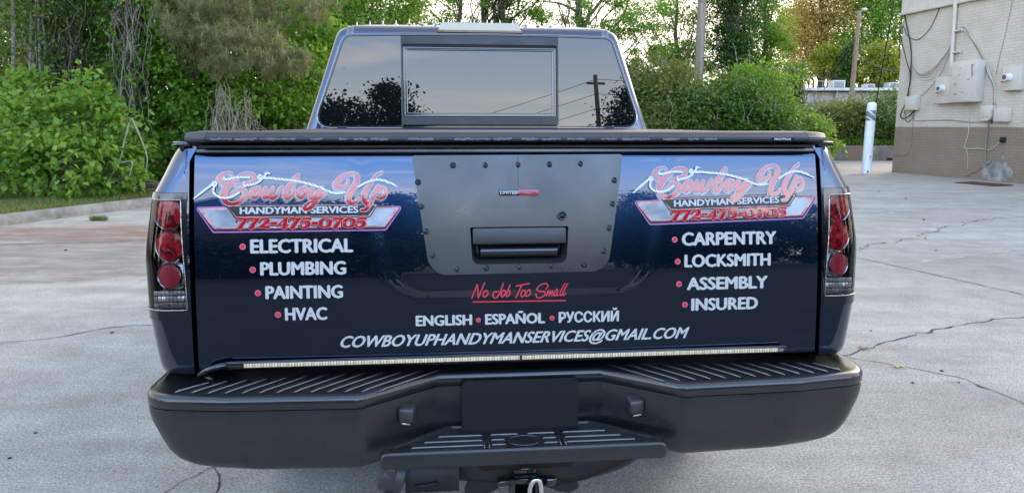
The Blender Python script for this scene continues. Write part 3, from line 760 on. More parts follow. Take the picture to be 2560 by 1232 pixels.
# ---- roll-up cover
bm = bmesh.new()
CP = [(.012, 1.3665), (-.010, 1.377), (-.028, 1.3785), (-.030, 1.384), (-.027, 1.3895), (-.0215, 1.391), (-.014, 1.3985), (-.004, 1.4035), (.03, 1.4045), (.03, 1.3665)]
loft(bm, [[(x, y, z + .0) for y, z in CP] for x in (-.7615, .7585)], closed=True)
cover = bm_obj('bed_cover', bm, M['cover_alu'], truck, 25)
for a, b in ((-.8165, -.7625), (.7595, .8185)):
    bm = bmesh.new(); inn = a < 0
    st = np.linspace(0, 1, 7); rw = []
    for t in (st if inn else st[::-1]):
        k = 1 - .30 * (1 - t) ** 2.5
        x = (a + (b - a) * t) if inn else (b - (b - a) * t)
        rw.append([(x, .01 + (y - .01) * (1 - .55 * (1 - t) ** 2), 1.3865 + (z - 1.3865) * k * 1.01) for y, z in CP])
    vv = loft(bm, rw, closed=True); bm.faces.new(vv[0] if inn else vv[-1])
    bmesh.ops.recalc_face_normals(bm, faces=bm.faces)
    bm_obj('end_cap', bm, M['cap_grey'], cover, 35)
bm = bmesh.new()            # slatted top
for k in range(24):
    y = .035 + k * .070; box(bm, (0, y + .0345, 1.3935), (1.60, .067, .012), .003, None, 1)
bm_obj('cover_slats', bm, M['trim_black'], cover, 30)
bm = bmesh.new(); box(bm, (0, .03, 1.3655), (1.57, .075, .006)); box(bm, (0, .06, 1.372), (1.61, .06, .012)); bm_obj('cover_seal', bm, M['rubber'], cover)
bm = bmesh.new(); box(bm, (.6885, -.0302, 1.3838), (.062, .0012, .0076), .0004); bm_obj('maker_label', bm, M['black_vinyl'], cover)
bm = text_bm('MOSTPLUS', .0); place_text(bm, .664, .7085, 1.3815, .0052, .0312, 0, .05); bm_obj('maker_lettering', bm, M['bright_vinyl'], cover)
bm = bmesh.new(); rnd = random.Random(8)                    # flaked coating along the rail's face
for k in range(26):
    x = -.74 + k * .056 + rnd.uniform(-.02, .02); L_ = rnd.uniform(.02, .055)
    if x > .45 and rnd.random() < .8: continue
    n_ = 9; up = [(x + L_ * i / n_, 1.3845 + rnd.uniform(.0008, .0040)) for i in range(n_ + 1)]; dn = [(x + L_ * i / n_, 1.3838 - rnd.uniform(0, .0032)) for i in range(n_, -1, -1)]
    f = bm.faces.new([bm.verts.new((p, -.0306, q)) for p, q in up + dn])
face_back(bm); bm_obj('flaked_coating', bm, pbr('bare_aluminium', (.15, .165, .19), .4, .3), cover)

# ---- bumper
HALF = [(0, -.058), (.210, -.058), (.392, -.186), (.70, -.174), (.912, -.142), (.918, .115)]
_h = [(p[0], p[1]) for p in fillet(HALF, [0, .045, .05, .15, .10, 0], 8)]
BP = [(-x, y) for x, y in _h[::-1][:-1]] + _h
def inset(path, d):
    A = np.array(path); T = np.gradient(A, axis=0); T /= np.linalg.norm(T, axis=1, keepdims=True)
    return A + np.stack([-T[:, 1], T[:, 0]], 1) * d
bumper = empty('bumper'); bumper.parent = truck
bm = bmesh.new()
lv = [(.742, .016), (.755, .012), (.7575, .006), (.7550, .001), (.745, 0), (.715, .000), (.690, .0008), (.668, .0015), (.645, .0035), (.625, .0075), (.611, .013), (.600, .022), (.593, .034), (.588, .052), (.586, .08)]
SHR = lambda z: float(np.interp(z, [.586, .592, .600, .611, .625, .645, .668, .70, .73], [.17, .125, .095, .066, .046, .034, .024, .012, 0]))
loft(bm, [[(x - math.copysign(max(0, abs(x) - .45) / .43 * SHR(z), x), y, z) for x, y in inset(BP, d)] for z, d in lv])
bmesh.ops.recalc_face_normals(bm, faces=bm.faces)
f0 = min(bm.faces, key=lambda f: f.calc_center_median().y)
if f0.normal.y > 0: bmesh.ops.reverse_faces(bm, faces=bm.faces)
bm_obj('bumper_face', bm, M['bumper'], bumper, 50)
bm = bmesh.new()             # step pad on top
lv = [(.7560, .020), (.7565, .002), (.7590, -.0005), (.775, -.001), (.7815, .0008), (.7860, .0045), (.7885, .010), (.7890, .020), (.7865, .026)]
rows = [[(x, y, z) for x, y in inset(BP, d)] for z, d in lv]
rows.append([(p[0] * .985, max(p[1], .118), .7863) for p in rows[-1]])
loft(bm, rows); bmesh.ops.recalc_face_normals(bm, faces=bm.faces)
f0 = max(bm.faces, key=lambda f: f.calc_area())
if f0.normal.z < 0 and abs(f0.normal.z) > .5: bmesh.ops.reverse_faces(bm, faces=bm.faces)
bm_obj('step_pad', bm, M['pad'], bumper, 50)
M['rib'] = pbr('rib_plastic', (.02, .021, .026), .2, ior=2.1)
for s in (-1, 1):     # ribs of the pad
    bm = bmesh.new()
    for k in range(13):
        x0 = .352 + k * .0402
        lean = -.115 if s > 0 else -.152
        f_ = np.interp(x0, [.35, .75, .85], [-.158, -.135, -.118]); bk = np.interp(x0, [.35, .60, .85], [-.02, -.03, -.062])
        lean *= np.interp(x0, [.35, .8], [1.0, .42])
        lean = abs(lean) * (1 if True else 1)
        a = (s * x0, f_, .7870); b = (s * (x0 - lean), bk, .7870)
        tube(bm, [a, tuple(np.array(a) * .9 + np.array(b) * .1 + np.array((0, 0, .0012))), tuple(np.array(a) * .1 + np.array(b) * .9 + np.array((0, 0, .0012))), b], [.0012, .0034, .0034, .0012], 8)
    bm_obj('pad_ribs', bm, M['rib'], bumper, 60)
# lower step
STP = [(-.205, -.062), (-.352, -.180), (-.349, -.208), (.349, -.208), (.352, -.180), (.205, -.062)]
def stp(off, r=.02):
    c = np.array([0, -.13]); o = []
    for x, y in fillet(STP, [.02, .03, .012, .012, .03, .02], 5, True):
        l = math.hypot(x, y + .13); o.append((x - x / l * off, y - (y + .13) / l * off))
    return o
bm = bmesh.new()
rows = [[(x, y, z) for x, y in stp(d)] for z, d in ((.610, .03), (.612, .006), (.617, .001), (.632, 0), (.641, .0015), (.6475, .005), (.6510, .011), (.6520, .018), (.6505, .025), (.6475, .031), (.6465, .036))]
vv = loft(bm, rows, closed=True); bm.faces.new(vv[-1]); bm.faces.new(vv[0][::-1])
bmesh.ops.recalc_face_normals(bm, faces=bm.faces)
bm_obj('lower_step', bm, M['bumper'], bumper, 45)
bm = bmesh.new()
for y, xw in ((-.122, .215), (-.150, .248), (-.176, .278)):
    for a, b in ((-xw, -.100), (-.084, -.045 if y < -.13 else -.010), (.045 if y < -.13 else .010, .084), (.100, xw)):
        tube(bm, [(a, y, .6470), (a + .006, y, .6488), (b - .006, y, .6488), (b, y, .6470)], [.001, .0034, .0034, .001], 8)
for x in (-.098, -.086, .086, .098): tube(bm, [(x, -.105, .6478), (x * 1.02, -.190, .6478)], .0016, 5)
tube(bm, [(.040 * math.cos(a), -.156 + .027 * math.sin(a), .648) for a in np.linspace(0, 2 * math.pi, 28, endpoint=False)], .0011, 5, closed=True)
bm_obj('step_ribs', bm, M['rib'], bumper, 60)
# plate and its two lamps
bm = bmesh.new()
o_ = fillet([(-.152, .641), (.149, .640), (.149, .776), (-.152, .777)], [.012, .012, .02, .02], 6, True)
prism(bm, o_, -.086, -.080)
bmesh.ops.recalc_face_normals(bm, faces=bm.faces)
bm_obj('licence_plate', bm, M['plate_blank'], bumper, 30)
for s in (-1, 1):
    bm = bmesh.new()
    vs = box(bm, (0, 0, 0), (.040, .036, .044), .008, None, 3)
    mt = Matrix.Translation((s * .286, -.124, .7165)) @ Euler((0, 0, s * R(18))).to_matrix().to_4x4()
    for v in vs:
        if v.co.z > 0 and v.co.y < 0: v.co.z -= .006
        v.co = mt @ v.co
    bm_obj('plate_lamp', bm, M['trim_black'], bumper, 40)
    bm = bmesh.new(); vs = box(bm, (s * .288, -.128, .6925), (.026, .020, .005), .002, (0, 0, s * R(18))); bm_obj('lamp_glass', bm, M['bright_chrome'], bumper, 40)
bm = bmesh.new(); box(bm, (-.02, .30, .7625), (.16, .01, .020), .002); box(bm, (-.09, .29, .763), (.004, .01, .022)); bm_obj('red_bracket', bm, M['rust_red'], truck)

# ---- hitch, connector, frame underneath
bm = bmesh.new()
pts = catmull([(-.34, .08, .545), (-.20, .02, .525), (.10, .0, .515), (.26, .02, .525), (.37, .08, .56)], 5)
tube(bm, [tuple(p) for p in pts], [.058] * len(pts), 16)
prism(bm, fillet([(.06, .57), (.345, .585), (.33, .545), (.26, .505), (.18, .475), (.06, .455)], [0, .02, .02, .05, .03, .02], 4, True), -.045, -.03)
prism(bm, fillet([(-.14, .57), (.16, .57), (.13, .535), (-.10, .535)], .01, 3, True), -.085, -.045)
tube(bm, [(-.17, .02, .555), (-.06, .0, .535), (.12, .0, .535), (.19, .03, .555)], .010, 8)
hitch = bm_obj('tow_hitch', bm, M['dark_metal'], truck, 50)
bm = bmesh.new()
o1, i1, y0, y1 = .036, .026, -.075, .10
for sx, sz, w, h in ((0, .031, .072, .010), (0, -.031, .072, .010), (.031, 0, .010, .052), (-.031, 0, .010, .052)): box(bm, (.012 + sx, .0, .470 + sz), (w, .16, h), .002)
for sx, sz, w, h in ((0, .037, .088, .012), (0, -.037, .088, .012), (.038, 0, .012, .062), (-.038, 0, .012, .062)): box(bm, (.012 + sx, -.086, .470 + sz), (w, .022, h), .003)
box(bm, (.012, -.03, .519), (.060, .09, .022), .004)
bm_obj('receiver_tube', bm, M['gloss_black'], hitch, 40)
bm = bmesh.new(); tube(bm, [(-.06, -.05, .482), (.098, -.05, .482)], .011, 12); lathe(bm, [(0, .0), (.016, 0), (.016, .03), (.012, .034), (0, .034)], Matrix.Translation((.06, -.05, .482)) @ Euler((0, R(90), 0)).to_matrix().to_4x4(), 16)
bm_obj('hitch_pin', bm, M['gloss_black'], hitch, 40)
bm = bmesh.new()
tube(bm, [tuple(p) for p in catmull([(.018, -.10, .41), (.020, -.110, .485), (.026, -.115, .512), (.036, -.116, .521), (.046, -.114, .511), (.050, -.110, .475), (.050, -.10, .39)], 4)], .0068, 10)
bm_obj('shackle', bm, M['chrome'], hitch, 60)
for s in (-1, 1):
    bm = bmesh.new(); prism(bm, fillet([(s * .10 + .01, .43), (s * .13 + .01, .425), (s * .16 + .01, .44), (s * .13 + .01, .50), (s * .06 + .01, .51), (s * .06 + .01, .45)], .012, 4, True), -.02, -.008)
    bmesh.ops.recalc_face_normals(bm, faces=bm.faces); bm_obj('chain_plate', bm, M['dark_metal'], hitch, 40)
bm = bmesh.new()
lathe(bm, [(0, .0), (.046, 0), (.052, .006), (.052, .055), (.047, .062), (.036, .066), (0, .066)], Matrix.Translation((-.302, -.035, .505)) @ Euler((0, R(-70), 0)).to_matrix().to_4x4(), 26)
vs = box(bm, (-.338, -.07, .515), (.040, .03, .075), .008, (0, 0, R(-10)), 3); box(bm, (-.338, -.086, .482), (.024, .012, .014), .003)
conn = bm_obj('trailer_socket', bm, M['trim_black'], hitch, 40)
bm = bmesh.new(); loft(bm, [[(x, y, z) for y, z in ((-.03, .455), (-.062, .47), (-.066, .50), (-.06, .545), (-.02, .56))] for x in (-.30, -.26, -.20, -.16)])
tube(bm, [(-.275, -.068, .492), (-.245, -.069, .493), (-.215, -.069, .500)], .004, 6)
bm_obj('socket_bracket', bm, M['dark_metal'], hitch, 50)
bm = bmesh.new()
for s in (-1, 1): box(bm, (s * .45, 2.4, .62), (.09, 4.7, .14), .01)
box(bm, (0, .6, .60), (.9, .08, .10)); box(bm, (.25, .75, .545), (.30, .75, .16), .06); box(bm, (0, 1.9, .55), (.5, .9, .2), .05)
tube(bm, [(-.78, 1.25, .42), (.78, 1.25, .42)], .045, 12); lathe(bm, [(0, -.15), (.11, -.10), (.15, 0), (.11, .10), (0, .15)], Matrix.Translation((0, 1.25, .42)) @ Euler((R(90), 0, 0)).to_matrix().to_4x4(), 20)
bm_obj('chassis', bm, M['dark_metal'], truck, 40)
# wheels
bm = bmesh.new()
lathe(bm, [(.24, -.12), (.34, -.135), (.385, -.125), (.40, -.10), (.402, 0), (.40, .10), (.385, .125), (.34, .135), (.24, .12)], Euler((0, R(90), 0)).to_matrix().to_4x4(), 40)
wh0 = bm_obj('tire', bm, M['tire'], None, 50)
bm = bmesh.new()
lathe(bm, [(.245, -.12), (.235, -.10), (.22, .0), (.235, .09), (.245, .12)], Euler((0, R(90), 0)).to_matrix().to_4x4(), 40)
lathe(bm, [(0, .075), (.05, .075), (.07, .05), (.20, .03), (.236, .05)], Euler((0, R(90), 0)).to_matrix().to_4x4(), 5 * 6)
bm_obj('rim', bm, pbr('alloy', (.35, .35, .36), .3, .9), wh0, 30)
wh0.name = 'wheel'
wh0.parent = truck; wh0.location = (.80, 1.25, .402)
for x, y in ((-.80, 1.25), (.80, 4.80), (-.80, 4.80)):
    w = copy_tree(wh0, truck); w.location = (x, y, .402)
    if x < 0: w.rotation_euler = (0, 0, math.pi)

# ---- cab
CX = -.012
TAN = math.tan(R(5.8))
def cy_(z): return 1.72 + (z - 1.39) * TAN
cw_z = [.62, .95, 1.20, 1.39, 1.60, 1.75, 1.84, 1.865, 1.882, 1.893, 1.899]
cw_w = [.93, .985, .955, .868, .797, .748, .718, .707, .692, .668, .645]
cw_r = [0, 0, 0, 0, 0, 0, 0, .003, .010, .022, .036]
def cabrow(z, w, dr):
    r = .055; y = cy_(z) + dr; P_ = []
    fr = 3.98 - max(0, z - 1.2) * .95
    for s in (-1, 1):
        arc = [(w - r + r * math.cos(a), y + r - r * math.sin(a)) for a in np.linspace(0, math.pi / 2, 8)]
        half = [(w + .05, fr), (w + .045, 3.2 if z < 1.3 else 2.9), (w + .02, 2.2), (w + .004, y + .12)] + arc
        half = [(CX + s * x, yy, z) for x, yy in half]
        P_ += half if s < 0 else half[::-1]
    return P_
bm = bmesh.new()
zf = np.concatenate([[.62, .95, 1.20], np.linspace(1.39, 1.84, 10), [1.865, 1.882, 1.893, 1.899]])
rows = [cabrow(z, float(np.interp(z, cw_z, cw_w)), float(np.interp(z, cw_z, cw_r))) for z in zf]
rows = [[(x, y, z + (max(0, z - 1.84) / .059) * (.017 * (1 - min(1, (x - CX) ** 2 / .42)) + .004)) for x, y, z in rw] for rw in rows]
# roof crown: blend towards the centre line
last = rows[-1]
for t, dz in ((.93, .003), (.80, .005), (.5, .007), (.15, .008)):
    rows.append([(CX + (p[0] - CX) * t, p[1] + (2.7 - p[1]) * (1 - t) * .12, p[2] * t + 1.918 * (1 - t) + dz) for p in last])
vv = loft(bm, rows); 
nh = len(last) // 2
for i in range(len(rows) - 1):           # front side closed
    try: bm.faces.new((vv[i][0], vv[i + 1][0], vv[i + 1][-1], vv[i][-1]))
    except ValueError: pass
for k in range(nh - 1):
    try: bm.faces.new((vv[-1][k], vv[-1][k + 1], vv[-1][-k - 2], vv[-1][-k - 1]))
    except ValueError: pass
bmesh.ops.recalc_face_normals(bm, faces=bm.faces)
cab = bm_obj('cab', bm, M['paint'], truck, 35)
# hood and front
bm = bmesh.new()
sec = [(3.7, .985, .62, 1.36), (4.0, .99, .60, 1.33), (4.6, .985, .58, 1.29), (5.0, .96, .55, 1.24), (5.22, .90, .55, 1.12), (5.28, .80, .60, .95)]
rows = [[(CX + s * w * f, y, z0 + (z1 - z0) * g) for s, f, g in ((-1, .94, 0), (-1, 1, .25), (-1, 1, .75), (-1, .95, .93), (-1, .7, 1), (1, .7, 1), (1, .95, .93), (1, 1, .75), (1, 1, .25), (1, .94, 0))] for y, w, z0, z1 in sec]
vv = loft(bm, rows, closed=True); bm.faces.new(vv[-1]); bmesh.ops.recalc_face_normals(bm, faces=bm.faces)
bm_obj('hood', bm, M['paint'], truck, 40)
# rear window
WIN = [(p[0], p[1]) for p in fillet([(-.672, 1.846), (-.40, 1.853), (0, 1.857), (.38, 1.854), (.648, 1.848), (.795, 1.413), (-.822, 1.413)], [.05, 0, 0, 0, .05, .055, .055], 7, True)]
def grow_poly(poly, d):
    A = np.array(poly); c = A.mean(0); T = np.roll(A, -1, 0) - np.roll(A, 1, 0); T /= np.linalg.norm(T, axis=1, keepdims=True)
    N_ = np.stack([-T[:, 1], T[:, 0]], 1); sgn = np.sign(((A - c) * N_).sum(1).sum()); return A + N_ * d * sgn
def ring(bm, a, b, ya, yb_):
    n = len(a); A = [bm.verts.new((x, cy_(z) + ya, z)) for x, z in a]; B = [bm.verts.new((x, cy_(z) + yb_, z)) for x, z in b]
    for k in range(n): bm.faces.new((A[k], A[(k + 1) % n], B[(k + 1) % n], B[k]))
bm = bmesh.new()
ring(bm, grow_poly(WIN, .011), grow_poly(WIN, .009), .001, -.004); ring(bm, grow_poly(WIN, .009), grow_poly(WIN, .003), -.004, -.004); ring(bm, grow_poly(WIN, .003), WIN, -.004, .001)
bmesh.ops.remove_doubles(bm, verts=bm.verts, dist=1e-5); bmesh.ops.recalc_face_normals(bm, faces=bm.faces)
win = bm_obj('rear_window', bm, M['gloss_black'], cab, 30)
bm = bmesh.new(); ring(bm, grow_poly(WIN, .0125), grow_poly(WIN, .010), -.0045, -.006); ring(bm, grow_poly(WIN, .010), grow_poly(WIN, .0075), -.006, -.0045)
bmesh.ops.recalc_face_normals(bm, faces=bm.faces); bm_obj('window_trim', bm, pbr('bright_trim', (.35, .38, .42), .15, .9), win, 60)
def pane(name, pts, y, mat, parent=None):
    bm = bmesh.new(); bm.faces.new([bm.verts.new((x, cy_(z) + y, z)) for x, z in pts]); face_back(bm); return bm_obj(name, bm, mat, parent or win)
zt_ = lambda x: 1.857 - abs(x) * .012
lw = [p for p in WIN if p[0] < -.405 ] ; rw_ = [p for p in WIN if p[0] > .384]
_c = np.array(WIN)
def clip(poly, x0, keep_left):
    o = []
    for i in range(len(poly)):
        a, b = poly[i], poly[(i + 1) % len(poly)]; ia = (a[0] < x0) == keep_left; ib = (b[0] < x0) == keep_left
        if ia: o.append(a)
        if ia != ib: t = (x0 - a[0]) / (b[0] - a[0]); o.append((x0, a[1] + (b[1] - a[1]) * t))
    return o
pane('window_pane', clip(WIN, -.404, True), -.0005, M['glass']); pane('window_pane', clip(WIN, .380, False), -.0005, M['glass'])
# slider frame
FO = [(-.402, 1.419), (.378, 1.419), (.378, 1.851), (0, 1.855), (-.402, 1.850)]; FO = fillet(FO, 0.002, 2, True)
def hole_plate(o, i, yf, yb2, name, mat, parent):
    bm = bmesh.new(); E_ = []
    for lp_ in (o, i):
        vs = [bm.verts.new((x, cy_(z) + yf, z)) for x, z in lp_]
        for a, b in zip(vs, vs[1:] + vs[:1]): E_.append(bm.edges.new((a, b)))
    bmesh.ops.triangle_fill(bm, edges=E_, use_beauty=True); face_back(bm)
    be = [e for e in bm.edges if len(e.link_faces) == 1]
    r = bmesh.ops.extrude_edge_only(bm, edges=be)
    for v in [g for g in r['geom'] if isinstance(g, bmesh.types.BMVert)]: v.co.y += yb2 - yf
    bmesh.ops.recalc_face_normals(bm, faces=bm.faces)
    return bm_obj(name, bm, mat, parent, 30)
FI = fillet([(-.394, 1.458), (.370, 1.458), (.370, 1.812), (-.394, 1.812)], .012, 4, True)
hole_plate(FO, FI, -.024, -.001, 'slider_frame', pbr('slider_frame_metal', (.032, .033, .036), .34, .35, rvar=.1, vscale=8, bump=.02, bscale=60), win)
F2 = fillet([(-.386, 1.462), (.362, 1.462), (.362, 1.793), (-.386, 1.793)], .008, 4, True)
F2o = fillet([(-.393, 1.459), (.369, 1.459), (.369, 1.801), (-.393, 1.801)], .010, 4, True)
F3 = fillet([(-.374, 1.476), (.350, 1.476), (.350, 1.786), (-.374, 1.786)], .006, 4, True)
hole_plate(F2o, F3, -.010, -.0006, 'slider_sash', M['gloss_black'], win)
bm = bmesh.new(); tube(bm, [(x, cy_(z) - .0150, z) for x, z in F2], .0022, 6, closed=True); tube(bm, [(x, cy_(z) - .0110, z) for x, z in F3], .0020, 6, closed=True)
bm_obj('sash_beading', bm, pbr('sash_bead', (.25, .27, .30), .2, .8), win, 60)
pane('sliding_pane', F3, -.0045, M['glass'])
bm = bmesh.new(); prism(bm, [(-.39, 1.801), (.366, 1.801), (.366, 1.812), (-.39, 1.812)], cy_(1.806) - .018, cy_(1.806) - .002); bm_obj('sash_gasket', bm, M['rubber'], win)
for s in (-1, 1):            # side glass
    for ya, yb3, za, zb3 in ((1.98, 2.84, 1.43, 1.80), (2.92, 3.40, 1.43, 1.72)):
        bm = bmesh.new(); rw5 = []
        for z in np.linspace(za, zb3, 6):
            rw5.append([(CX + s * (float(np.interp(z, cw_z, cw_w)) + float(np.interp(y, [1.9, 2.2, 2.9, 4], [.012, .02, .045, .050])) + .006), y, z) for y in np.linspace(ya, min(yb3, 3.86 - (z - 1.2) * .95), 5)])
        loft(bm, rw5); bm_obj('side_window', bm, M['glass'], cab, 40)
# high brake light
bm = bmesh.new()
def trap(y, z0, z1, a, b, c): return [(CX + -a, y, z0), (CX + a, y, z0), (CX + b, y + c, z1), (CX - b, y + c, z1)]
loft(bm, [[(CX + sx * w, y, z) for sx, z, w in ((-1, 1.874, .214), (1, 1.874, .214), (1, 1.884, .208), (-1, 1.884, .208))] for y in (1.765, 1.84)], closed=True)
bm.faces.new([bm.verts.new((CX + sx * w, 1.765, z)) for sx, z, w in ((-1, 1.874, .214), (1, 1.874, .214), (1, 1.884, .208), (-1, 1.884, .208))])
bmesh.ops.recalc_face_normals(bm, faces=bm.faces)
hb = bm_obj('high_brake_light', bm, M['gloss_black'], cab, 30)
bm = bmesh.new()
o_ = [(-.205, 1.8835), (.205, 1.8835), (.195, 1.915), (.185, 1.923), (-.185, 1.923), (-.195, 1.915)]
A = [(CX + x, 1.763 + (z - 1.8835) * .6, z) for x, z in o_]; B = [(CX + x, 1.95, z) for x, z in o_]
vv = loft(bm, [A, B], closed=True); bm.faces.new(vv[0])
bmesh.ops.recalc_face_normals(bm, faces=bm.faces); bm_obj('brake_lens', bm, M['amber_lens'], hb, 30)
bm = bmesh.new()
for k in range(24): box(bm, (CX - .14 + k * .0122, 1.776, 1.903), (.004, .003, .004), .001, (R(-30), 0, 0), 1)
bm_obj('brake_leds', bm, M['bright_chrome'], hb)
# roof ditch strips and roof fins
for x in (-.648, .622):
    bm = bmesh.new()
    loft(bm, [[(x + dx, y - d, z + dz) for dx, d, dz in ((-.019, 0, 0), (-.017, .004, .002), (-.006, .004, .002), (-.004, .001, 0), (.004, .001, 0), (.006, .004, .002), (.017, .004, .002), (.019, 0, 0))] for y, z in ((cy_(1.852), 1.852), (cy_(1.866) + .003, 1.866), (cy_(1.884) + .010, 1.884), (cy_(1.896) + .025, 1.896), (cy_(1.9) + .045, 1.902), (2.2, 1.910), (3.0, 1.912))])
    bmesh.ops.recalc_face_normals(bm, faces=bm.faces); bm_obj('roof_strip', bm, pbr('roof_strip_metal', (.16, .18, .21), .3, .6), cab, 40)
bm = bmesh.new()
lathe(bm, [(.013, 0), (.012, .003), (.005, .006), (.0028, .014), (.0012, .024), (0, .026)], Matrix(), 10)
f0 = None
for k in range(20):
    x = -.615 + k * .0655
    if f0 is None: f0 = bm_obj('roof_spike', bm, M['bright_chrome'], cab, 40); o = f0
    else: o = f0.copy(); COL.objects.link(o)
    o.location = (CX + x, 1.845 + .03 * (x / .6) ** 2, 1.9235 - .016 * (x / .62) ** 2)
for x in (-.69, .638):
    bm = bmesh.new(); box(bm, (x, cy_(1.403) - .02, 1.403), (.045, .03, .012), .003); bm_obj('cab_bracket', bm, M['gloss_black'], cab)

# ================================================================== GROUND
rng = np.random.default_rng(11)
def concrete_mat():
    m, n, l, b = nt('lot_concrete')
    geo = n.new('ShaderNodeNewGeometry'); P = geo.outputs['Position']
    def noise(s, d=5, r=.55, sc_=None):
        t = n.new('ShaderNodeTexNoise'); t.inputs['Scale'].default_value = s; t.inputs['Detail'].default_value = d; t.inputs['Roughness'].default_value = r
        if sc_:
            mp = n.new('ShaderNodeMapping'); mp.inputs['Scale'].default_value = sc_; l.new(P, mp.inputs[0]); l.new(mp.outputs[0], t.inputs['Vector'])
        else: l.new(P, t.inputs['Vector'])
        return t.outputs['Fac']
    def ramp(f, p0, c0, p1, c1):
        r = n.new('ShaderNodeValToRGB'); e = r.color_ramp.elements; e[0].position = p0; e[0].color = (*c0, 1); e[1].position = p1; e[1].color = (*c1, 1)
        l.new(f, r.inputs[0]); return r.outputs[0]
    def mixc(f, a, b_, mode='MIX'):
        x = n.new('ShaderNodeMixRGB'); x.blend_type = mode
        for i, v in enumerate((f, a, b_)):
            if isinstance(v, (int, float)): x.inputs[i].default_value = v
            elif isinstance(v, tuple): x.inputs[i].default_value = (*v, 1)
            else: l.new(v, x.inputs[i])
        return x.outputs[0]
    def math_(op, a, b_=None, c=None):
        x = n.new('ShaderNodeMath'); x.operation = op
        for i, v in enumerate((a, b_, c)):
            if v is None: continue
            if isinstance(v, (int, float)): x.inputs[i].default_value = v
            else: l.new(v, x.inputs[i])
        return x.outputs[0]
    base = ramp(noise(.5, 7, .65), .3, (.298, .284, .252), .7, (.402, .384, .342))
    speck = mixc(.6, ramp(noise(95, 3, .75), .36, (.58, .58, .57), .64, (1.36, 1.36, 1.36)), ramp(noise(38, 4, .7), .36, (.86, .86, .86), .62, (1.10, 1.10, 1.10)), 'MULTIPLY')
    col = mixc(1.0, base, speck, 'MULTIPLY')
    chips = n.new('ShaderNodeTexVoronoi'); chips.inputs['Scale'].default_value = 120; l.new(P, chips.inputs['Vector'])
    col = mixc(.35, col, ramp(chips.outputs['Distance'], .0, (.55, .55, .54), .55, (1.15, 1.15, 1.15)), 'MULTIPLY')
    blot = ramp(noise(2.6, 6, .7), .38, (.76, .755, .75), .60, (1.06, 1.06, 1.05))
    col = mixc(.7, col, blot, 'MULTIPLY')
    streak = ramp(noise(1.0, 5, .65, (.35, 2.2, 1)), .40, (.80, .78, .76), .60, (1.05, 1.05, 1.05))
    col = mixc(.7, col, streak, 'MULTIPLY')
    # washed-in soil near the left kerb
    s = n.new('ShaderNodeSeparateXYZ'); l.new(P, s.inputs[0]); X, Y = s.outputs[0], s.outputs[1]
    wob = math_('MULTIPLY_ADD', noise(.9, 6, .65, (.5, 1.6, 1)), 2.2, -1.1)
    yw = math_('ADD', Y, wob)
    def sm(v, a, b_):
        mr = n.new('ShaderNodeMapRange'); mr.interpolation_type = 'SMOOTHSTEP'; mr.inputs['From Min'].default_value = a; mr.inputs['From Max'].default_value = b_
        l.new(v, mr.inputs['Value']); return mr.outputs[0]
    left = sm(X, 1.5, -2.2)
    brown = math_('MULTIPLY', math_('MULTIPLY', sm(yw, 5.9, 6.35), sm(yw, 9.6, 8.2)), left)
    pat = ramp(noise(3.2, 7, .7, (.6, 1.8, 1)), .36, (.25, .25, .25), .62, (1, 1, 1))
    sx_ = n.new('ShaderNodeSeparateXYZ'); l.new(pat, sx_.inputs[0]); pat = sx_.outputs[0]
    col = mixc(math_('MULTIPLY', math_('MULTIPLY', brown, pat), .75), col, (.150, .112, .095))
    red = math_('MULTIPLY', math_('MULTIPLY', sm(yw, 8.0, 8.7), sm(yw, 9.9, 9.3)), left)
    col = mixc(math_('MULTIPLY', math_('MULTIPLY', red, pat), .8), col, (.19, .092, .062))
    # oily spots
    oil = math_('MULTIPLY', sm(noise(1.3, 5, .6), .60, .70), .45)
    col = mixc(oil, col, (.12, .12, .12))
    # right side, older tan slab by the building
    tan = math_('MULTIPLY', sm(math_('SUBTRACT', Y, math_('MULTIPLY', X, -.35)), 20.6, 21.4), sm(X, 5.5, 7.0))
    col = mixc(math_('MULTIPLY', tan, .45), col, (.30, .25, .20))
    l.new(col, b.inputs['Base Color']); b.inputs['Roughness'].default_value = .82; b.inputs['Specular IOR Level'].default_value = .3
    bp = n.new('ShaderNodeBump'); bp.inputs['Strength'].default_value = .4; bp.inputs['Distance'].default_value = .004
    l.new(noise(110, 4, .7), bp.inputs['Height']); l.new(bp.outputs[0], b.inputs['Normal'])
    return m
M['concrete'] = concrete_mat()
M['kerb'] = pbr('kerb_concrete', (.20, .19, .165), .85, var=.35, vscale=5, bump=.5, bscale=70)
M['crack'] = pbr('crack_dirt', (.045, .040, .034), .95, var=.5, vscale=20)
M['joint'] = pbr('joint_dirt', (.085, .083, .078), .95, var=.4, vscale=15)
M['soil'] = pbr('leaf_litter', (.075, .048, .030), .95, col2=(.16, .11, .075), vscale=14, bump=.8, bscale=40)
M['turf'] = pbr('turf', (.055, .075, .02), .95, col2=(.12, .11, .05), vscale=9, bump=.8, bscale=60)
M['street'] = pbr('street_concrete', (.30, .29, .275), .85, var=.15, vscale=1.5, bump=.2, bscale=60)
M['bark'] = pbr('bark', (.085, .068, .052), .9, var=.45, vscale=9, bump=.8, bscale=26, stretch=(1, 1, .25))
M['pale_bark'] = pbr('pale_bark', (.26, .235, .20), .9, var=.3, vscale=9, bump=.5, bscale=30, stretch=(1, 1, .3))
M['twig'] = pbr('dry_twig', (.24, .20, .155), .9, var=.35, vscale=6)
M['dark_twig'] = pbr('dark_twig', (.10, .08, .062), .9, var=.4, vscale=6)
M['pole_wood'] = pbr('pole_wood', (.27, .225, .185), .85, var=.25, vscale=5, bump=.5, bscale=18, stretch=(3, 3, .12))
M['pole_brown'] = pbr('pole_brown', (.20, .15, .10), .85, var=.25, vscale=5, bump=.5, bscale=18, stretch=(3, 3, .12))
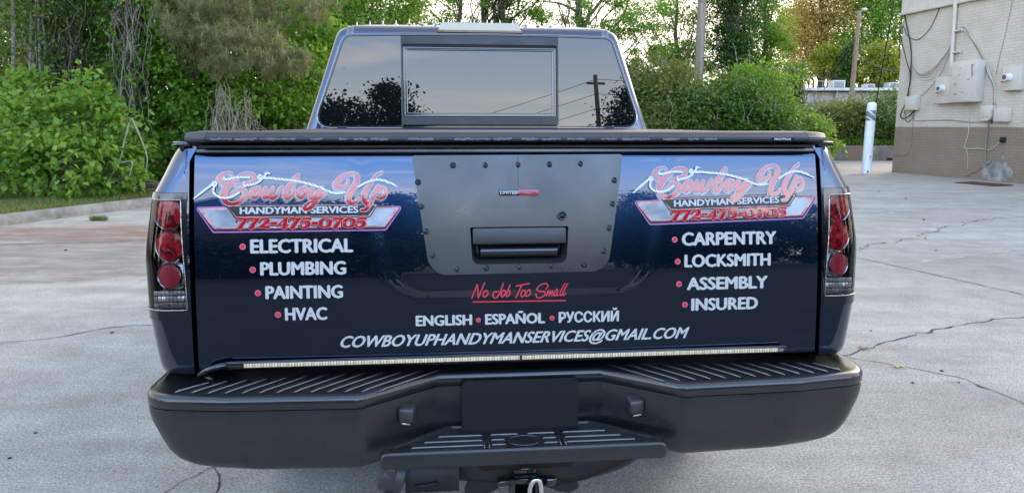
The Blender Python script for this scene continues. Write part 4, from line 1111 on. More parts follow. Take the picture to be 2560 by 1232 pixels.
M['wire'] = pbr('wire', (.02, .02, .02), .6)

def sheet(name, pts, z, mat):
    bm = bmesh.new(); f = bm.faces.new([bm.verts.new((x, y, z)) for x, y in pts]); 
    if f.normal.z < 0 or True: f.normal_update()
    if f.normal.z < 0: f.normal_flip()
    bmesh.ops.triangulate(bm, faces=bm.faces)
    return tag(bm_obj(name, bm, mat), kind='structure')
sheet('ground', [(-400, -400), (400, -400), (400, 600), (-400, 600)], 0, M['concrete'])
KERB = fillet([(-9.9, 2.4), (-7.17, 9.53), (-6.29, 11.81), (-3.6, 18.8), (-1.2, 20.6), (9.2, 21.2), (10.2, 22.2), (10.5, 27.7)], [0, .5, 2, 1.6, 1.6, .8, .8, 0], 6)
KERB = [tuple(p) for p in KERB]
KA = np.array(KERB)
def koff(d):
    T = np.gradient(KA, axis=0); T /= np.linalg.norm(T, axis=1, keepdims=True); return KA + np.stack([-T[:, 1], T[:, 0]], 1) * d
bm = bmesh.new()
loft(bm, [[(x, y, z) for x, y in koff(d)] for d, z in ((-.002, -.02), (.0, .06), (.012, .125), (.04, .145), (.17, .150), (.172, .10))])
bmesh.ops.recalc_face_normals(bm, faces=bm.faces)
tag(bm_obj('kerb', bm, M['kerb'], None, 50), kind='structure')
bm = bmesh.new()                  # kerb joints
for i in range(4, len(KERB) - 8, 1):
    pass
k1 = koff(.17); k2 = koff(2.0)
def bank(name, a, far, z, mat):
    return sheet(name, [tuple(p) for p in a] + far, z, mat)
bank('grass_verge', k1, [(10.5, 60), (-60, 60), (-60, 2.4)], .146, M['turf'])
bank('woodland_floor', koff(1.9)[:-14], [(6, 23.6), (6, 60), (-60, 60), (-60, 2.4)], .151, M['soil'])
sheet('street', [(10.51, 21.6), (60, 21.6), (60, 27.88), (10.51, 27.88)], .004, M['street'])
# cracks and sawn joints in the concrete
def crack(name, pts, w, mat, jag=.03, seed=1, z=.004):
    r = random.Random(seed); P_ = []
    for a, b in zip(pts, pts[1:]):
        a, b = Vector((*a, 0)), Vector((*b, 0)); n = max(2, int((b - a).length / .05))
        for k in range(n): P_.append(a.lerp(b, k / n))
    P_.append(Vector((*pts[-1], 0)))
    bm = bmesh.new(); L, Rr = [], []; off = 0
    for i, p in enumerate(P_):
        t = (P_[min(i + 1, len(P_) - 1)] - P_[max(i - 1, 0)]).normalized(); nn = Vector((-t.y, t.x, 0))
        off = off * .8 + r.gauss(0, jag); ww = w * r.uniform(.35, 1.3)
        if jag and r.random() < .05: ww *= 2.2
        c = p + nn * off
        L.append(bm.verts.new((*(c + nn * ww).xy, z))); Rr.append(bm.verts.new((*(c - nn * ww).xy, z)))
    for k in range(len(L) - 1): bm.faces.new((L[k], Rr[k], Rr[k + 1], L[k + 1]))
    return tag(bm_obj(name, bm, mat), kind='structure')
def g(px, py):
    a = at(px, py, 1.0); t = CAM_H / (CAM_H - a.z); return (a.x * t, t)
def gl(*q): return [g(*p) for p in q]
crack('pavement_crack', gl((2060, 915), (2130, 882), (2220, 843), (2340, 822), (2420, 808), (2480, 797), (2560, 791), (2900, 770)), .0045, M['crack'], .016, 3)
crack('pavement_crack', gl((2060, 885), (2160, 902), (2240, 914), (2330, 930), (2420, 950), (2500, 985), (2560, 1012), (2800, 1120)), .0034, M['crack'], .012, 4)
crack('pavement_crack', gl((2120, 630), (2190, 615), (2280, 600), (2300, 590), (2400, 562), (2450, 553), (2530, 545), (2700, 520)), .007, M['crack'], .03, 5)
crack('sawn_joint', gl((2100, 640), (2180, 652), (2560, 737), (2900, 815)), .007, M['joint'], .0, 6)
crack('sawn_joint', gl((2150, 497), (2300, 503), (2560, 530), (2800, 552)), .009, M['joint'], .0, 6)
crack('pavement_crack', gl((-200, 880), (0, 858), (140, 843), (240, 823), (370, 811), (500, 800)), .005, M['crack'], .010, 7)
crack('pavement_crack', gl((350, 1290), (420, 1236), (470, 1205), (520, 1178), (560, 1168)), .0035, M['crack'], .008, 8)
crack('pavement_crack', gl((540, 1165), (550, 1190), (553, 1210), (557, 1240), (560, 1290)), .005, M['crack'], .010, 9)
crack('sawn_joint', gl((-300, 620), (0, 612), (400, 600), (900, 590)), .010, M['joint'], .004, 10)
# worn parking lines
def worn_mat():
    m, n, l, b = nt('worn_line_paint')
    b.inputs['Base Color'].default_value = (.52, .52, .50, 1); b.inputs['Roughness'].default_value = .8
    t = n.new('ShaderNodeTexNoise'); t.inputs['Scale'].default_value = 7; t.inputs['Detail'].default_value = 8; t.inputs['Roughness'].default_value = .7
    geo = n.new('ShaderNodeNewGeometry'); l.new(geo.outputs['Position'], t.inputs['Vector'])
    r = n.new('ShaderNodeValToRGB'); r.color_ramp.elements[0].position = .45; r.color_ramp.elements[1].position = .72
    tr = n.new('ShaderNodeBsdfTransparent'); mx = n.new('ShaderNodeMixShader')
    l.new(t.outputs['Fac'], r.inputs[0]); l.new(r.outputs[0], mx.inputs[0]); l.new(tr.outputs[0], mx.inputs[1]); l.new(b.outputs[0], mx.inputs[2])
    l.new(mx.outputs[0], n['Material Output'].inputs['Surface']); return m
M['worn'] = worn_mat()
for a, b in (((2090, 474), (2372, 443)), ((2100, 550), (2380, 512)), ((2300, 655), (2560, 622))):
    p, q = Vector(g(*a)), Vector(g(*b)); n_ = (q - p).normalized(); n_ = Vector((-n_.y, n_.x)) * .05
    sheet('parking_line', [tuple(p + n_), tuple(p - n_), tuple(q - n_), tuple(q + n_)], .004, M['worn'])
# grass blades along the verge
def blades(n, path0, path1, seed, h=(.04, .11)):
    r = np.random.default_rng(seed); i = r.integers(0, len(path0) - 1, n); u = r.random(n); v = r.random(n) ** 1.2
    seg = np.linalg.norm(np.diff(path0, axis=0), axis=1); pr = seg / seg.sum(); i = r.choice(len(seg), n, p=pr)
    A = path0[i] + (path0[i + 1] - path0[i]) * u[:, None]; B = path1[i] + (path1[i + 1] - path1[i]) * u[:, None]
    c = A + (B - A) * v[:, None]; hh = r.uniform(*h, n) * (0.6 + 0.8 * (np.sin(c[:, 0] * 3.1) * np.cos(c[:, 1] * 2.3) * .5 + .5)); a = r.uniform(0, 2 * np.pi, n); w = r.uniform(.003, .007, n)
    V = np.zeros((n, 3, 3)); d = np.stack([np.cos(a), np.sin(a)], 1) * w[:, None]; ln = r.normal(0, .03, (n, 2))
    V[:, 0, :2] = c - d; V[:, 1, :2] = c + d; V[:, 2, :2] = c + ln; V[:, :2, 2] = .145; V[:, 2, 2] = .145 + hh
    return V.reshape(-1, 3), np.arange(n * 3).reshape(-1, 3), np.repeat(r.random(n), 3)
M['grass'] = leaf_mat('grass_blades', (.07, .12, .018), (.13, .18, .032), (.26, .24, .10), .3, .6)
V, Fc, at_ = blades(42000, koff(.16)[:16], koff(2.3)[:16], 3)
tag(fast_mesh('verge_grass', V, Fc, M['grass'], None, at_), kind='stuff', label='rough short grass growing along the kerb', cat='grass')

# ================================================================== FOLIAGE
def leaf_arrays(C, n_out, L, r, droop=.35, wid=.34, fold=.10):
    n = len(C); d = n_out * .55 + r.normal(0, .75, (n, 3)); d[:, 2] -= droop; d /= np.linalg.norm(d, axis=1, keepdims=True)
    nn = r.normal(0, .55, (n, 3)); nn[:, 2] += .9; s = np.cross(d, nn); s /= np.maximum(np.linalg.norm(s, axis=1, keepdims=True), 1e-6); up = np.cross(s, d)
    l = (L * r.uniform(.6, 1.25, n))[:, None]
    V = np.stack([C, C + d * l * .45 + s * l * wid + up * l * fold, C + d * l - up * l * fold * .6, C + d * l * .45 - s * l * wid + up * l * fold], 1)
    i = np.arange(n)[:, None] * 4
    return V.reshape(-1, 3), np.concatenate([i + [0, 2, 1], i + [0, 3, 2]], 0)
def blob_points(blobs, n, r, nclump=30, csz=.26, shell=.45):
    """leaf positions gathered into clumps spread through ellipsoids"""
    w = np.array([b[1][0] * b[1][1] * b[1][2] for b in blobs]) ** .75; w = w / w.sum(); P_, O_, Cc = [], [], []
    for (c, rad), q in zip(blobs, w):
        k = max(4, int(nclump * q * len(blobs))); m = int(n * q)
        u = r.normal(size=(k, 3)); u /= np.linalg.norm(u, axis=1, keepdims=True); rr = (shell + (1 - shell) * r.random(k)) ** .6
        cc = np.array(c) + u * rr[:, None] * np.array(rad)
        wt = r.uniform(.35, 1.6, k); idx = r.choice(k, m, p=wt / wt.sum())
        sc_ = csz * min(rad) * r.uniform(.6, 1.4, k)
        g_ = r.normal(size=(m, 3)) * sc_[idx][:, None] * np.array([1.15, 1.15, .75])
        p = cc[idx] + g_; o = p - np.array(c); o /= np.maximum(np.linalg.norm(o, axis=1, keepdims=True), 1e-6)
        P_.append(p); O_.append(o); Cc.append(cc)
    return np.concatenate(P_), np.concatenate(O_), Cc
def tubes_np(paths, seg=4):
    """paths: list of (pts (n,3), radii (n)) -> one mesh's arrays"""
    VV, FF, base = [], [], 0; ang = np.arange(seg) * 2 * np.pi / seg
    for p, rad in paths:
        p = np.asarray(p, float); n = len(p); T = np.gradient(p, axis=0); T /= np.maximum(np.linalg.norm(T, axis=1, keepdims=True), 1e-9)
        ref = np.where(np.abs(T[:, 2:3]) < .9, [[0, 0, 1.]], [[1., 0, 0]]); a = np.cross(T, ref); a /= np.linalg.norm(a, axis=1, keepdims=True); b = np.cross(T, a)
        ring_ = p[:, None] + (a[:, None] * np.cos(ang)[:, None] + b[:, None] * np.sin(ang)[:, None]) * np.asarray(rad)[:, None, None]
        VV.append(ring_.reshape(-1, 3)); i = np.arange(n - 1)[:, None] * seg + base; k = np.arange(seg)
        FF.append(np.stack([i + k, i + (k + 1) % seg, i + seg + (k + 1) % seg, i + seg + k], -1).reshape(-1, 4)); base += n * seg
    return np.concatenate(VV), np.concatenate(FF)
def wander(a, b, n, amp, r):
    t = np.linspace(0, 1, n)[:, None]; p = np.array(a) * (1 - t) + np.array(b) * t; j = np.cumsum(r.normal(0, amp, (n, 3)), 0); j -= j[-1] * t; j[0] = 0
    return p + j
def limbs(base, top, r0, clumps, r, nmax=18, lean=None):
    """a tapered trunk and limbs running out to the crown's clumps"""
    base, top = np.array(base, float), np.array(top, float); n = 14; tr = wander(base, top, n, .035 * np.linalg.norm(top - base) / 6, r)
    rad = r0 * (1 - .72 * np.linspace(0, 1, n)) ; rad[0] *= 1.3; paths = [(tr, rad)]
    for c in clumps[:nmax]:
        f = np.clip((c[2] - base[2]) / max(.1, top[2] - base[2]) - .22 - .2 * r.random(), .12, .95); s = tr[int(f * (n - 1))]
        m = wander(s, c, 8, .04 * np.linalg.norm(c - s) / 2, r); q = r0 * .30 * (1 - f * .6); paths.append((m, np.linspace(q, .008, 8)))
        for _ in range(2):
            e = c + r.normal(0, .35, 3); paths.append((wander(m[5], e, 5, .03, r), np.linspace(q * .35, .004, 5)))
    return paths
def plant(name, label, cat, base, blobs, n, L, mat, seed, trunk=None, group=None, nclump=30, csz=.26, shell=.45, droop=.35, bark='bark', nl=26, wid=.34, leafname='crown', extra=None, dens=1.0):
    """Empty > trunk (with limbs) + crown; trunk = (base radius, top point)"""
    r = np.random.default_rng(seed); root = empty(name, base); tag(root, label, cat, group); b = np.array(base, float)
    P_, O_, Cc = blob_points(blobs, int(n * dens), r, nclump, csz, shell)
    k_ = P_[:, 2] > b[2] + .02; P_, O_ = P_[k_], O_[k_]
    V, Fc = leaf_arrays(P_, O_, L, r, droop, wid)
    rnd = np.clip(np.repeat(r.normal(.5, .22, len(P_)), 4), 0, 1)
    fast_mesh(leafname, V - b, Fc, mat, root, rnd)
    if trunk:
        cl = np.concatenate(Cc); r.shuffle(cl)
        Vt, Ft = tubes_np(limbs(b, trunk[1], trunk[0], cl, r, nl), 7); fast_mesh('trunk' if cat == 'tree' else 'stems', Vt - b, Ft, M[bark], root, None, True)
    if extra: extra(root, b, r)
    return root
def vines(paths_fn, name, mat):
    def f(root, b, r):
        V, Fc = tubes_np(paths_fn(r), 4); fast_mesh(name, V - b, Fc, mat, root)
    return f
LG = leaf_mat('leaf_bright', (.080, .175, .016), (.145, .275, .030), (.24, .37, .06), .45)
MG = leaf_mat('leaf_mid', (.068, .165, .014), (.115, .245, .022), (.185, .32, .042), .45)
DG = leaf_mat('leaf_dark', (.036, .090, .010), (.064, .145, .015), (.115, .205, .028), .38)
IV = leaf_mat('leaf_ivy', (.020, .062, .009), (.036, .096, .013), (.070, .155, .022), .24, .3)
OL = leaf_mat('leaf_olive', (.088, .125, .022), (.135, .180, .034), (.19, .225, .055), .40)
YG = leaf_mat('leaf_yellow_green', (.11, .17, .015), (.19, .235, .02), (.30, .30, .03), .45)
GO = leaf_mat('leaf_golden', (.24, .18, .045), (.36, .27, .07), (.46, .37, .10), .45)
PN = leaf_mat('pine_needles', (.105, .115, .045), (.165, .170, .070), (.25, .24, .12), .42, .5)
def G(px, Y, z=.15): p = at(px, 312, Y); return (p.x, Y, z)
def B(px, py, Y, rx, rz, ry=None): p = at(px, py, Y); return ((p.x, p.y, p.z), (rx, ry or min(rx, 1.4), rz))
def T(px, py, Y): p = at(px, py, Y); return (p.x, p.y, p.z)

# --- left: bright shrub at the verge's edge
plant('leafy_shrub', 'bright green broad leaved shrub at the left edge, spilling over the grass verge', 'shrub', G(110, 12.1),
      [B(70, 330, 12.2, 1.0, .75), B(170, 400, 11.8, .95, .62), B(20, 430, 11.7, .8, .5), B(220, 300, 12.2, .6, .55), B(130, 240, 12.6, .7, .5), B(290, 430, 12.1, .6, .4), B(60, 225, 12.5, .35, .5), B(215, 225, 12.4, .3, .45), B(300, 330, 12.3, .45, .5), B(150, 190, 12.6, .25, .3), B(330, 380, 12.3, .3, .3)], 6000, .135, LG, 1, (.035, T(120, 250, 12.3)), nclump=34, csz=.21, droop=.45, nl=18)
plant('low_shrub', 'low dark green bush behind the dead branches, right of the bright shrub', 'shrub', G(400, 14.6),
      [B(380, 395, 14.6, .8, .5, .5), B(460, 390, 14.6, .6, .55, .5), B(340, 425, 14.3, .5, .3, .4), B(560, 400, 14.8, 1.0, .6, .5), B(310, 340, 14.6, .6, .5, .5)], 5600, .115, MG, 2, (.03, T(400, 360, 14.6)), nclump=22, nl=14)
# --- left wood
def grey_stems(r):
    o = []
    for px, p0, p1, w in ((28, -60, 300, .045), (78, -60, 320, .035), (95, -60, 250, .03), (118, -60, 280, .025)):
        o.append((wander(T(px + 8, p1, 14.6), T(px, p0, 14.9), 12, .02, r), np.full(12, w)))
    return o
plant('woodland_tree', 'pale green thin stemmed tree in the top left corner of the wood', 'tree', G(60, 14.8),
      [B(30, 60, 14.8, 1.3, 1.3), B(150, 90, 15.1, 1.0, 1.2), B(60, -120, 15, 1.8, 1.2), B(-120, 60, 15, 1.6, 1.8), B(40, 200, 15.2, 1.2, .8)], 9000, .095, OL, 3, (.09, T(70, -140, 15)), nclump=30, nl=20, bark='pale_bark', extra=vines(grey_stems, 'stem', M['pale_bark']))
def drape(cx, w, y0, y1, Y, n, th=.008):
    def f(r):
        o = []
        for _ in range(n):
            x0 = cx + r.normal(0, w * .5); x1 = x0 + r.normal(0, w * .45); a = r.uniform(y0, y0 + (y1 - y0) * .5); b = a + r.uniform(.25, .9) * (y1 - a)
            o.append((wander(T(x0, a, Y + r.normal(0, .3)), T(x1, b, Y + r.normal(0, .3)), 9, .085, r), np.full(9, th * r.uniform(.5, 1.4))))
        return o
    return f
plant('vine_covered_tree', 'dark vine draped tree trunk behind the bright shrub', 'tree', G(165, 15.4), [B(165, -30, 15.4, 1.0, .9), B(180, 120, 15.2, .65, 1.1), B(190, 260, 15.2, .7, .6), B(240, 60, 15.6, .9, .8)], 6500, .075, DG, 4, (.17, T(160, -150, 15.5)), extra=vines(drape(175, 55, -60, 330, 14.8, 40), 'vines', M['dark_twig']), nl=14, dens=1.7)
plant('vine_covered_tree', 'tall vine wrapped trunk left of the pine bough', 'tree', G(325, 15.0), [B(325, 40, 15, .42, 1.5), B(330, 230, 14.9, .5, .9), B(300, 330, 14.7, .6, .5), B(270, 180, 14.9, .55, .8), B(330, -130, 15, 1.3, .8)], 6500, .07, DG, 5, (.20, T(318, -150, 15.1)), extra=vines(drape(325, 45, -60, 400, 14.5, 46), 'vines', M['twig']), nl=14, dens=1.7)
plant('woodland_tree', 'dark leaved tree between the vine trunks and the pine bough', 'tree', G(450, 15.6), [B(440, 200, 15.4, 1.2, .8), B(520, 260, 15.2, 1.0, .7), B(420, 60, 15.8, 1.4, 1.0), B(400, 310, 15.0, .8, .45), B(480, -80, 16, 1.8, 1.0)], 11000, .115, MG, 6, (.14, T(450, -120, 15.8)), nclump=40, dens=1.7)
plant('woodland_tree', 'green leaved tree behind the left end of the truck bed cover', 'tree', G(650, 15.6), [B(640, 260, 15.4, 1.3, .8), B(740, 210, 15.6, 1.0, .9), B(570, 310, 15.0, .9, .4), B(760, 310, 15.3, .8, .5), B(700, 90, 16, 1.4, .8), B(620, -60, 16.2, 1.8, .9)], 13000, .115, MG, 7, (.15, T(660, -120, 15.9)), nclump=44, dens=1.7)
plant('woodland_tree', 'bright backlit tree above the left roof corner of the cab', 'tree', G(860, 19), [B(880, 30, 19, 1.5, .8), B(800, 110, 18.6, 1.1, .9), B(960, -20, 19.4, 1.4, .9), B(830, -100, 19, 2.2, 1.0), B(820, 240, 18.8, 1.2, 1.2)], 14000, .10, LG, 8, (.16, T(870, -160, 19.2)), nclump=40, dens=1.7)
# understorey that fills the wood's foot
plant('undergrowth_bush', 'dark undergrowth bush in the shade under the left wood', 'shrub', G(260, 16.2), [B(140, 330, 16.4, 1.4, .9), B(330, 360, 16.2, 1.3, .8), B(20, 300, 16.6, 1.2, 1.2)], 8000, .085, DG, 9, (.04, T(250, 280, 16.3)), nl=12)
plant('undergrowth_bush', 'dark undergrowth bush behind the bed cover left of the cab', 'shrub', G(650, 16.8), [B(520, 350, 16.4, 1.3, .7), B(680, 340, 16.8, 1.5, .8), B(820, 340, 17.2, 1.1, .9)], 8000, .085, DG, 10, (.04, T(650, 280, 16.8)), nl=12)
# deeper layer of the wood
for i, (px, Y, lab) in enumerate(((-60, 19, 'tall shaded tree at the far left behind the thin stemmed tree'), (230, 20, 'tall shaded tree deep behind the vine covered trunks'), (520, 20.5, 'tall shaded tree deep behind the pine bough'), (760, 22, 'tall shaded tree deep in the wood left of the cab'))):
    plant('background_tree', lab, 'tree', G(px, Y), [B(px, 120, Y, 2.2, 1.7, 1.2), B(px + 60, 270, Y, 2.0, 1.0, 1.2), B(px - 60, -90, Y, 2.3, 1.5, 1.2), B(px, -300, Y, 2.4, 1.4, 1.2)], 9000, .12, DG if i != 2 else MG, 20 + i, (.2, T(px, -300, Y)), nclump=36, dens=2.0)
r_ = np.random.default_rng(61)      # the wood's depth: one leafy mass nobody could count
mass = [B(px, py, Y, 3.4, 2.6, 2.0) for px, Y in ((-300, 25), (-100, 26), (100, 27), (300, 28), (500, 29), (680, 30), (820, 31)) for py in (300, 60, -180)]
P_, O_, _c = blob_points(mass, 85000, r_, 36, .34, .3); k_ = P_[:, 2] > .2; V, Fc = leaf_arrays(P_[k_], O_[k_], .20, r_)
tag(fast_mesh('far_wood', V, Fc, MG, None, np.repeat(np.clip(r_.normal(.5, .22, k_.sum()), 0, 1), 4)), 'dense shaded wood filling the depth behind the trees at the left', 'wood', kind='stuff')
# pine bough with long needles
def pine(label, base, blobs, top, n_tuft, seed):
    r = np.random.default_rng(seed); root = empty('pine_tree', base); tag(root, label, 'tree'); b = np.array(base)
    P_, O_, Cc = blob_points(blobs, n_tuft, r, 60, .17, .15); k = 20; m = len(P_)
    dirs = r.normal(size=(m, k, 3)); ax = O_ * .6 + np.array([0, 0, -.1]); dirs = dirs * .7 + ax[:, None]; dirs[..., 2] -= .15; dirs /= np.linalg.norm(dirs, axis=2, keepdims=True)
    L = r.uniform(.09, .17, (m, k, 1)); c = np.repeat(P_[:, None], k, 1) + r.normal(0, .02, (m, k, 3)); s = np.cross(dirs, r.normal(size=(m, k, 3))); s /= np.linalg.norm(s, axis=2, keepdims=True)
    V = np.stack([c - s * .0048, c + s * .0048, c + dirs * L], 2).reshape(-1, 3)
    fast_mesh('crown', V - b, np.arange(len(V)).reshape(-1, 3), PN, root, np.repeat(np.clip(r.normal(.5, .25, m), 0, 1), k * 3))
    # pale candles at the tips
    q = r.choice(m, m // 5, replace=False); cp = P_[q]; e = cp + np.stack([r.normal(0, .015, len(q)), r.normal(0, .015, len(q)), r.uniform(.06, .11, len(q))], 1)
    Vc, Fcc = tubes_np([(np.stack([x, y]), [.007, .004]) for x, y in zip(cp, e)], 4); fast_mesh('candles', Vc - b, Fcc, pbr('candle_shoots', (.30, .29, .12), .8), root)['kind'] = 'stuff'
    cl = np.concatenate(Cc); Vt, Ft = tubes_np(limbs(b, top, .13, cl, r, 12), 6); fast_mesh('trunk', Vt - b, Ft, M['bark'], root, None, True)
pine('olive brown pine bough with long needles hanging over the wood left of the cab', G(560, 17.5), [B(500, 60, 13.6, .8, .5), B(600, 110, 13.3, .85, .45), B(680, 150, 13.2, .7, .3), B(560, 20, 13.8, .9, .5), B(460, -60, 14, 1.0, .5), B(740, 160, 13.4, .35, .2), B(560, 170, 13.2, .4, .2), B(720, 20, 14.2, .7, .35), B(800, 0, 14.6, .5, .25)], T(540, -220, 16.5), 1900, 31)
# dead branches and dry vine heaps
def dead(label, base, paths, mat='pale_bark'):
    root = tag(empty('dead_branch', base), label, 'dead branch'); b = np.array(base); V, Fc = tubes_np(paths, 6); fast_mesh('branch', V - b, Fc, M[mat], root, None, True)
r_ = np.random.default_rng(77)
def pth(pts, w): p = np.array(catmull([T(*q) for q in pts], 5)); return (p, np.linspace(w, w * .6, len(p)))
dead('pale forked dead branch leaning up in front of the low bush', G(268, 13.2), [pth([(262, 470, 12.0), (300, 400, 11.7), (312, 350, 11.6), (326, 302, 11.6), (335, 300, 11.6)], .016), pth([(332, 300, 11.6), (350, 340, 11.6), (368, 390, 11.6), (366, 430, 11.6)], .013), pth([(300, 408, 11.7), (330, 405, 11.6), (325, 440, 11.6)], .012)])
dead('pale straight dead stick poking out of the bright shrub', G(150, 11.6), [pth([(150, 408, 11.6), (175, 390, 11.5), (198, 373, 11.4)], .024)])
def heap(n, cx, cy, w, h, Y, r): return [(wander(T(cx + r.normal(0, w), min(cy + abs(r.normal(0, h)) * 0 + r.normal(0, h), 482), Y + r.normal(0, .25)), T(cx + r.normal(0, w), min(cy + r.normal(0, h), 482), Y + r.normal(0, .25)), 5, .03, r), np.full(5, r.uniform(.004, .011))) for _ in range(n)]
root = tag(empty('brush_pile', G(290, 12.9)), 'low pile of dry grey twigs on the brown litter behind the verge', 'brush pile'); V, Fc = tubes_np(heap(260, 320, 464, 50, 8, 12.9, r_), 4); fast_mesh('twigs', V - np.array(G(290, 12.9)), Fc, M['twig'], root)
def cone(n, cx, y0, y1, w, Y, r):
    o = []
    for _ in range(n):
        a = r.normal(0, 1); o.append((wander(T(cx + a * 7 + r.normal(0, 5), y0 + r.uniform(-15, 70), Y + r.normal(0, .15)), T(cx + a * w + r.normal(0, 9), y1 - r.uniform(0, 50), Y + r.normal(0, .25)), 9, .045, r), np.full(9, r.uniform(.003, .008))))
    return o
for cx, y0, y1, w, nn_, lab in ((552, 205, 345, 20, 38, 'tall cone of dry grey vines left of the cab'), (612, 240, 345, 18, 26, 'shorter tuft of dry grey vines nearer the cab')):
    root = tag(empty('dry_vine_clump', G(cx, 13.4)), lab, 'dry vines'); V, Fc = tubes_np(cone(nn_, cx, y0, y1 + 30, w, 13.4, r_), 4); fast_mesh('vines', V - np.array(G(cx, 13.4)), Fc, M['twig'], root)

# --- centre: trees seen over the cab roof
plant('roadside_tree', 'thin open crowned tree rising behind the cab roof', 'tree', G(1150, 24), [B(1050, 20, 24, 1.6, .7), B(1190, -30, 24.2, 1.5, .8), B(960, 60, 23.6, .9, .5), B(1120, 80, 24, 1.6, .5), B(1100, -150, 24, 2.6, 1.2)], 8500, .085, LG, 41, (.14, T(1150, -160, 24)), nclump=34, csz=.2, dens=1.5)
plant('roadside_tree', 'bare grey trunked tree behind the high brake light', 'tree', G(1205, 25), [B(1230, 70, 25, 1.3, .4), B(1300, -60, 25, 2.0, .9), B(1340, 60, 25.3, 1.2, .5)], 5000, .085, MG, 42, (.22, T(1207, -160, 25)), nclump=26, csz=.2, dens=1.5)
plant('ivy_covered_tree', 'dark ivy column behind the middle of the cab roof', 'tree', G(1255, 24.4), [B(1255, 20, 24.4, .45, .9), B(1258, 130, 24.4, .5, 1.0), B(1252, -90, 24.4, .5, .9)], 5200, .085, IV, 43, (.2, T(1255, -190, 24.4)), nclump=40, csz=.45, dens=1.6)
plant('roadside_tree', 'spreading tree with dark crooked limbs right of the high brake light', 'tree', G(1450, 24), [B(1400, 20, 24, 1.3, .6), B(1520, 50, 23.6, 1.3, .7), B(1590, 110, 23.4, .9, .6), B(1480, -60, 24, 2.0, .8), B(1610, 10, 23.6, 1.2, .8), B(1660, 120, 23.6, .5, .45)], 8500, .085, MG, 44, (.2, T(1440, -120, 24)), nclump=40, csz=.19, dens=1.5)
def crook(r):
    return [(np.array(catmull([T(*q) for q in p], 6)), np.linspace(w, w * .35, len(catmull(p, 6)))) for p, w in (
        ([(1470, 160, 24), (1468, 60, 24), (1490, 20, 24), (1530, -30, 24)], .10), ([(1468, 70, 24), (1440, 30, 24), (1400, 10, 24), (1360, 5, 24)], .06), ([(1520, 110, 24), (1535, 70, 24), (1560, 40, 24), (1575, -20, 24)], .07), ([(1500, 60, 24), (1540, 50, 24), (1590, 60, 24)], .04))]
root = tag(empty('leaning_tree', G(1470, 24.2)), 'leafless dark crooked trunk leaning right behind the cab roof', 'tree'); V, Fc = tubes_np(crook(None) + [(np.array(catmull([G(1470, 24.2), T(1472, 250, 24.2), T(1470, 160, 24)], 5)), np.full(11, .11))], 7); fast_mesh('trunk', V - np.array(G(1470, 24.2)), Fc, M['bark'], root, None, True)
# --- right: hedge bank, trees and ivy
plant('roadside_tree', 'open tree with drooping sprays between the cab and the grey utility pole', 'tree', G(1690, 26), [B(1690, 90, 26, .9, .9), B(1640, 40, 26, 1.1, .7), B(1720, 0, 26, 1.2, .8), B(1690, 170, 26, .8, .5), B(1760, 60, 26.5, .8, 1.0)], 5200, .085, MG, 45, (.12, T(1690, -140, 26)), nclump=36, csz=.18, dens=1.5)
plant('ivy_covered_tree', 'tall ivy covered tree right of the grey utility pole', 'tree', G(1840, 25.5), [B(1845, 60, 25.5, .75, 1.2), B(1838, 165, 25.5, .7, .9), B(1830, -60, 25.6, 1.2, 1.0), B(1815, 110, 25.4, .4, .8)], 12000, .095, IV, 46, (.3, T(1840, -160, 25.5)), nclump=60, csz=.34, dens=1.6)
plant('roadside_tree', 'mid green leafy tree between the ivy covered tree and the golden tree', 'tree', G(1920, 27), [B(1920, 60, 27, .9, .8), B(1950, 130, 26.8, .6, .6), B(1900, 190, 26.6, .7, .6), B(1900, -40, 27, 1.2, .9), B(1960, 190, 27.4, .9, .6), B(1890, 110, 27.3, .9, 1.0)], 15000, .10, MG, 47, (.14, T(1910, -120, 27)), nclump=40, csz=.22)
hedge = [(1640, 215, 22.5, 1.2, .8, OL, 'tangled brown green bush beside the cab, right of the rear window'), (1720, 265, 21.8, 1.2, .8, OL, 'olive green bramble bush at the foot of the grey utility pole'), (1800, 265, 21.4, 1.2, .8, DG, 'leafy green bush below the ivy covered tree'),
         (1880, 235, 22.5, 1.1, .9, MG, 'tall rounded green bush right of the ivy covered tree'), (1900, 300, 21.0, 1.2, .55, DG, 'dark green bush above the MOSTPLUS end of the bed cover'), (1990, 320, 22.5, 1.1, .45, LG, 'low light green bush in front of the metal building'),
         (2050, 300, 29.5, 1.2, .7, OL, 'low straggly bush left of the white bollard'), (2215, 290, 29.5, 1.2, .9, DG, 'dark bush between the white bollard and the brick building'), (2110, 300, 29.5, 1.2, .75, OL, 'olive bush behind the white bollard above the low wall'), (1660, 310, 21.6, 1.2, .5, OL, 'low olive bush behind the right end of the bed cover')]
def tangle(px, py, Y, rx, rz):
    def f(r):
        o = []
        for _ in range(26):
            c = np.array(T(px, py, Y)); a = c + r.normal(0, .6, 3) * np.array([rx, .5, rz]); b_ = a + r.normal(0, .35, 3) * np.array([1, .6, 1.4]); a[1] -= .7; b_[1] -= .7
            if min(a[2], b_[2]) < .2: continue
            o.append((wander(a, b_, 6, .06, r), np.full(6, r.uniform(.004, .009))))
        return o
    return f
for i, (px, py, Y, rx, rz, mt_, lab) in enumerate(hedge):
    z0 = .15 if Y < 28 else .5
    plant('hedge_bush', lab, 'bush', G(px, Y, z0), [B(px, py, Y, rx, rz, 1.0), B(px + 30, py + 45, Y - .2, rx * .9, rz * .7, .9), B(px - 45, py + 35, Y, rx * .8, rz * .7, .9), B(px, py + 80, Y, rx, .4, .9)], 6000, .115, mt_, 50 + i, (.03, T(px, py - 20, Y)), nclump=60, csz=.3, extra=vines(tangle(px, py, Y, rx, rz), 'dry_stems', M['twig']), nl=12, dens=2.0)
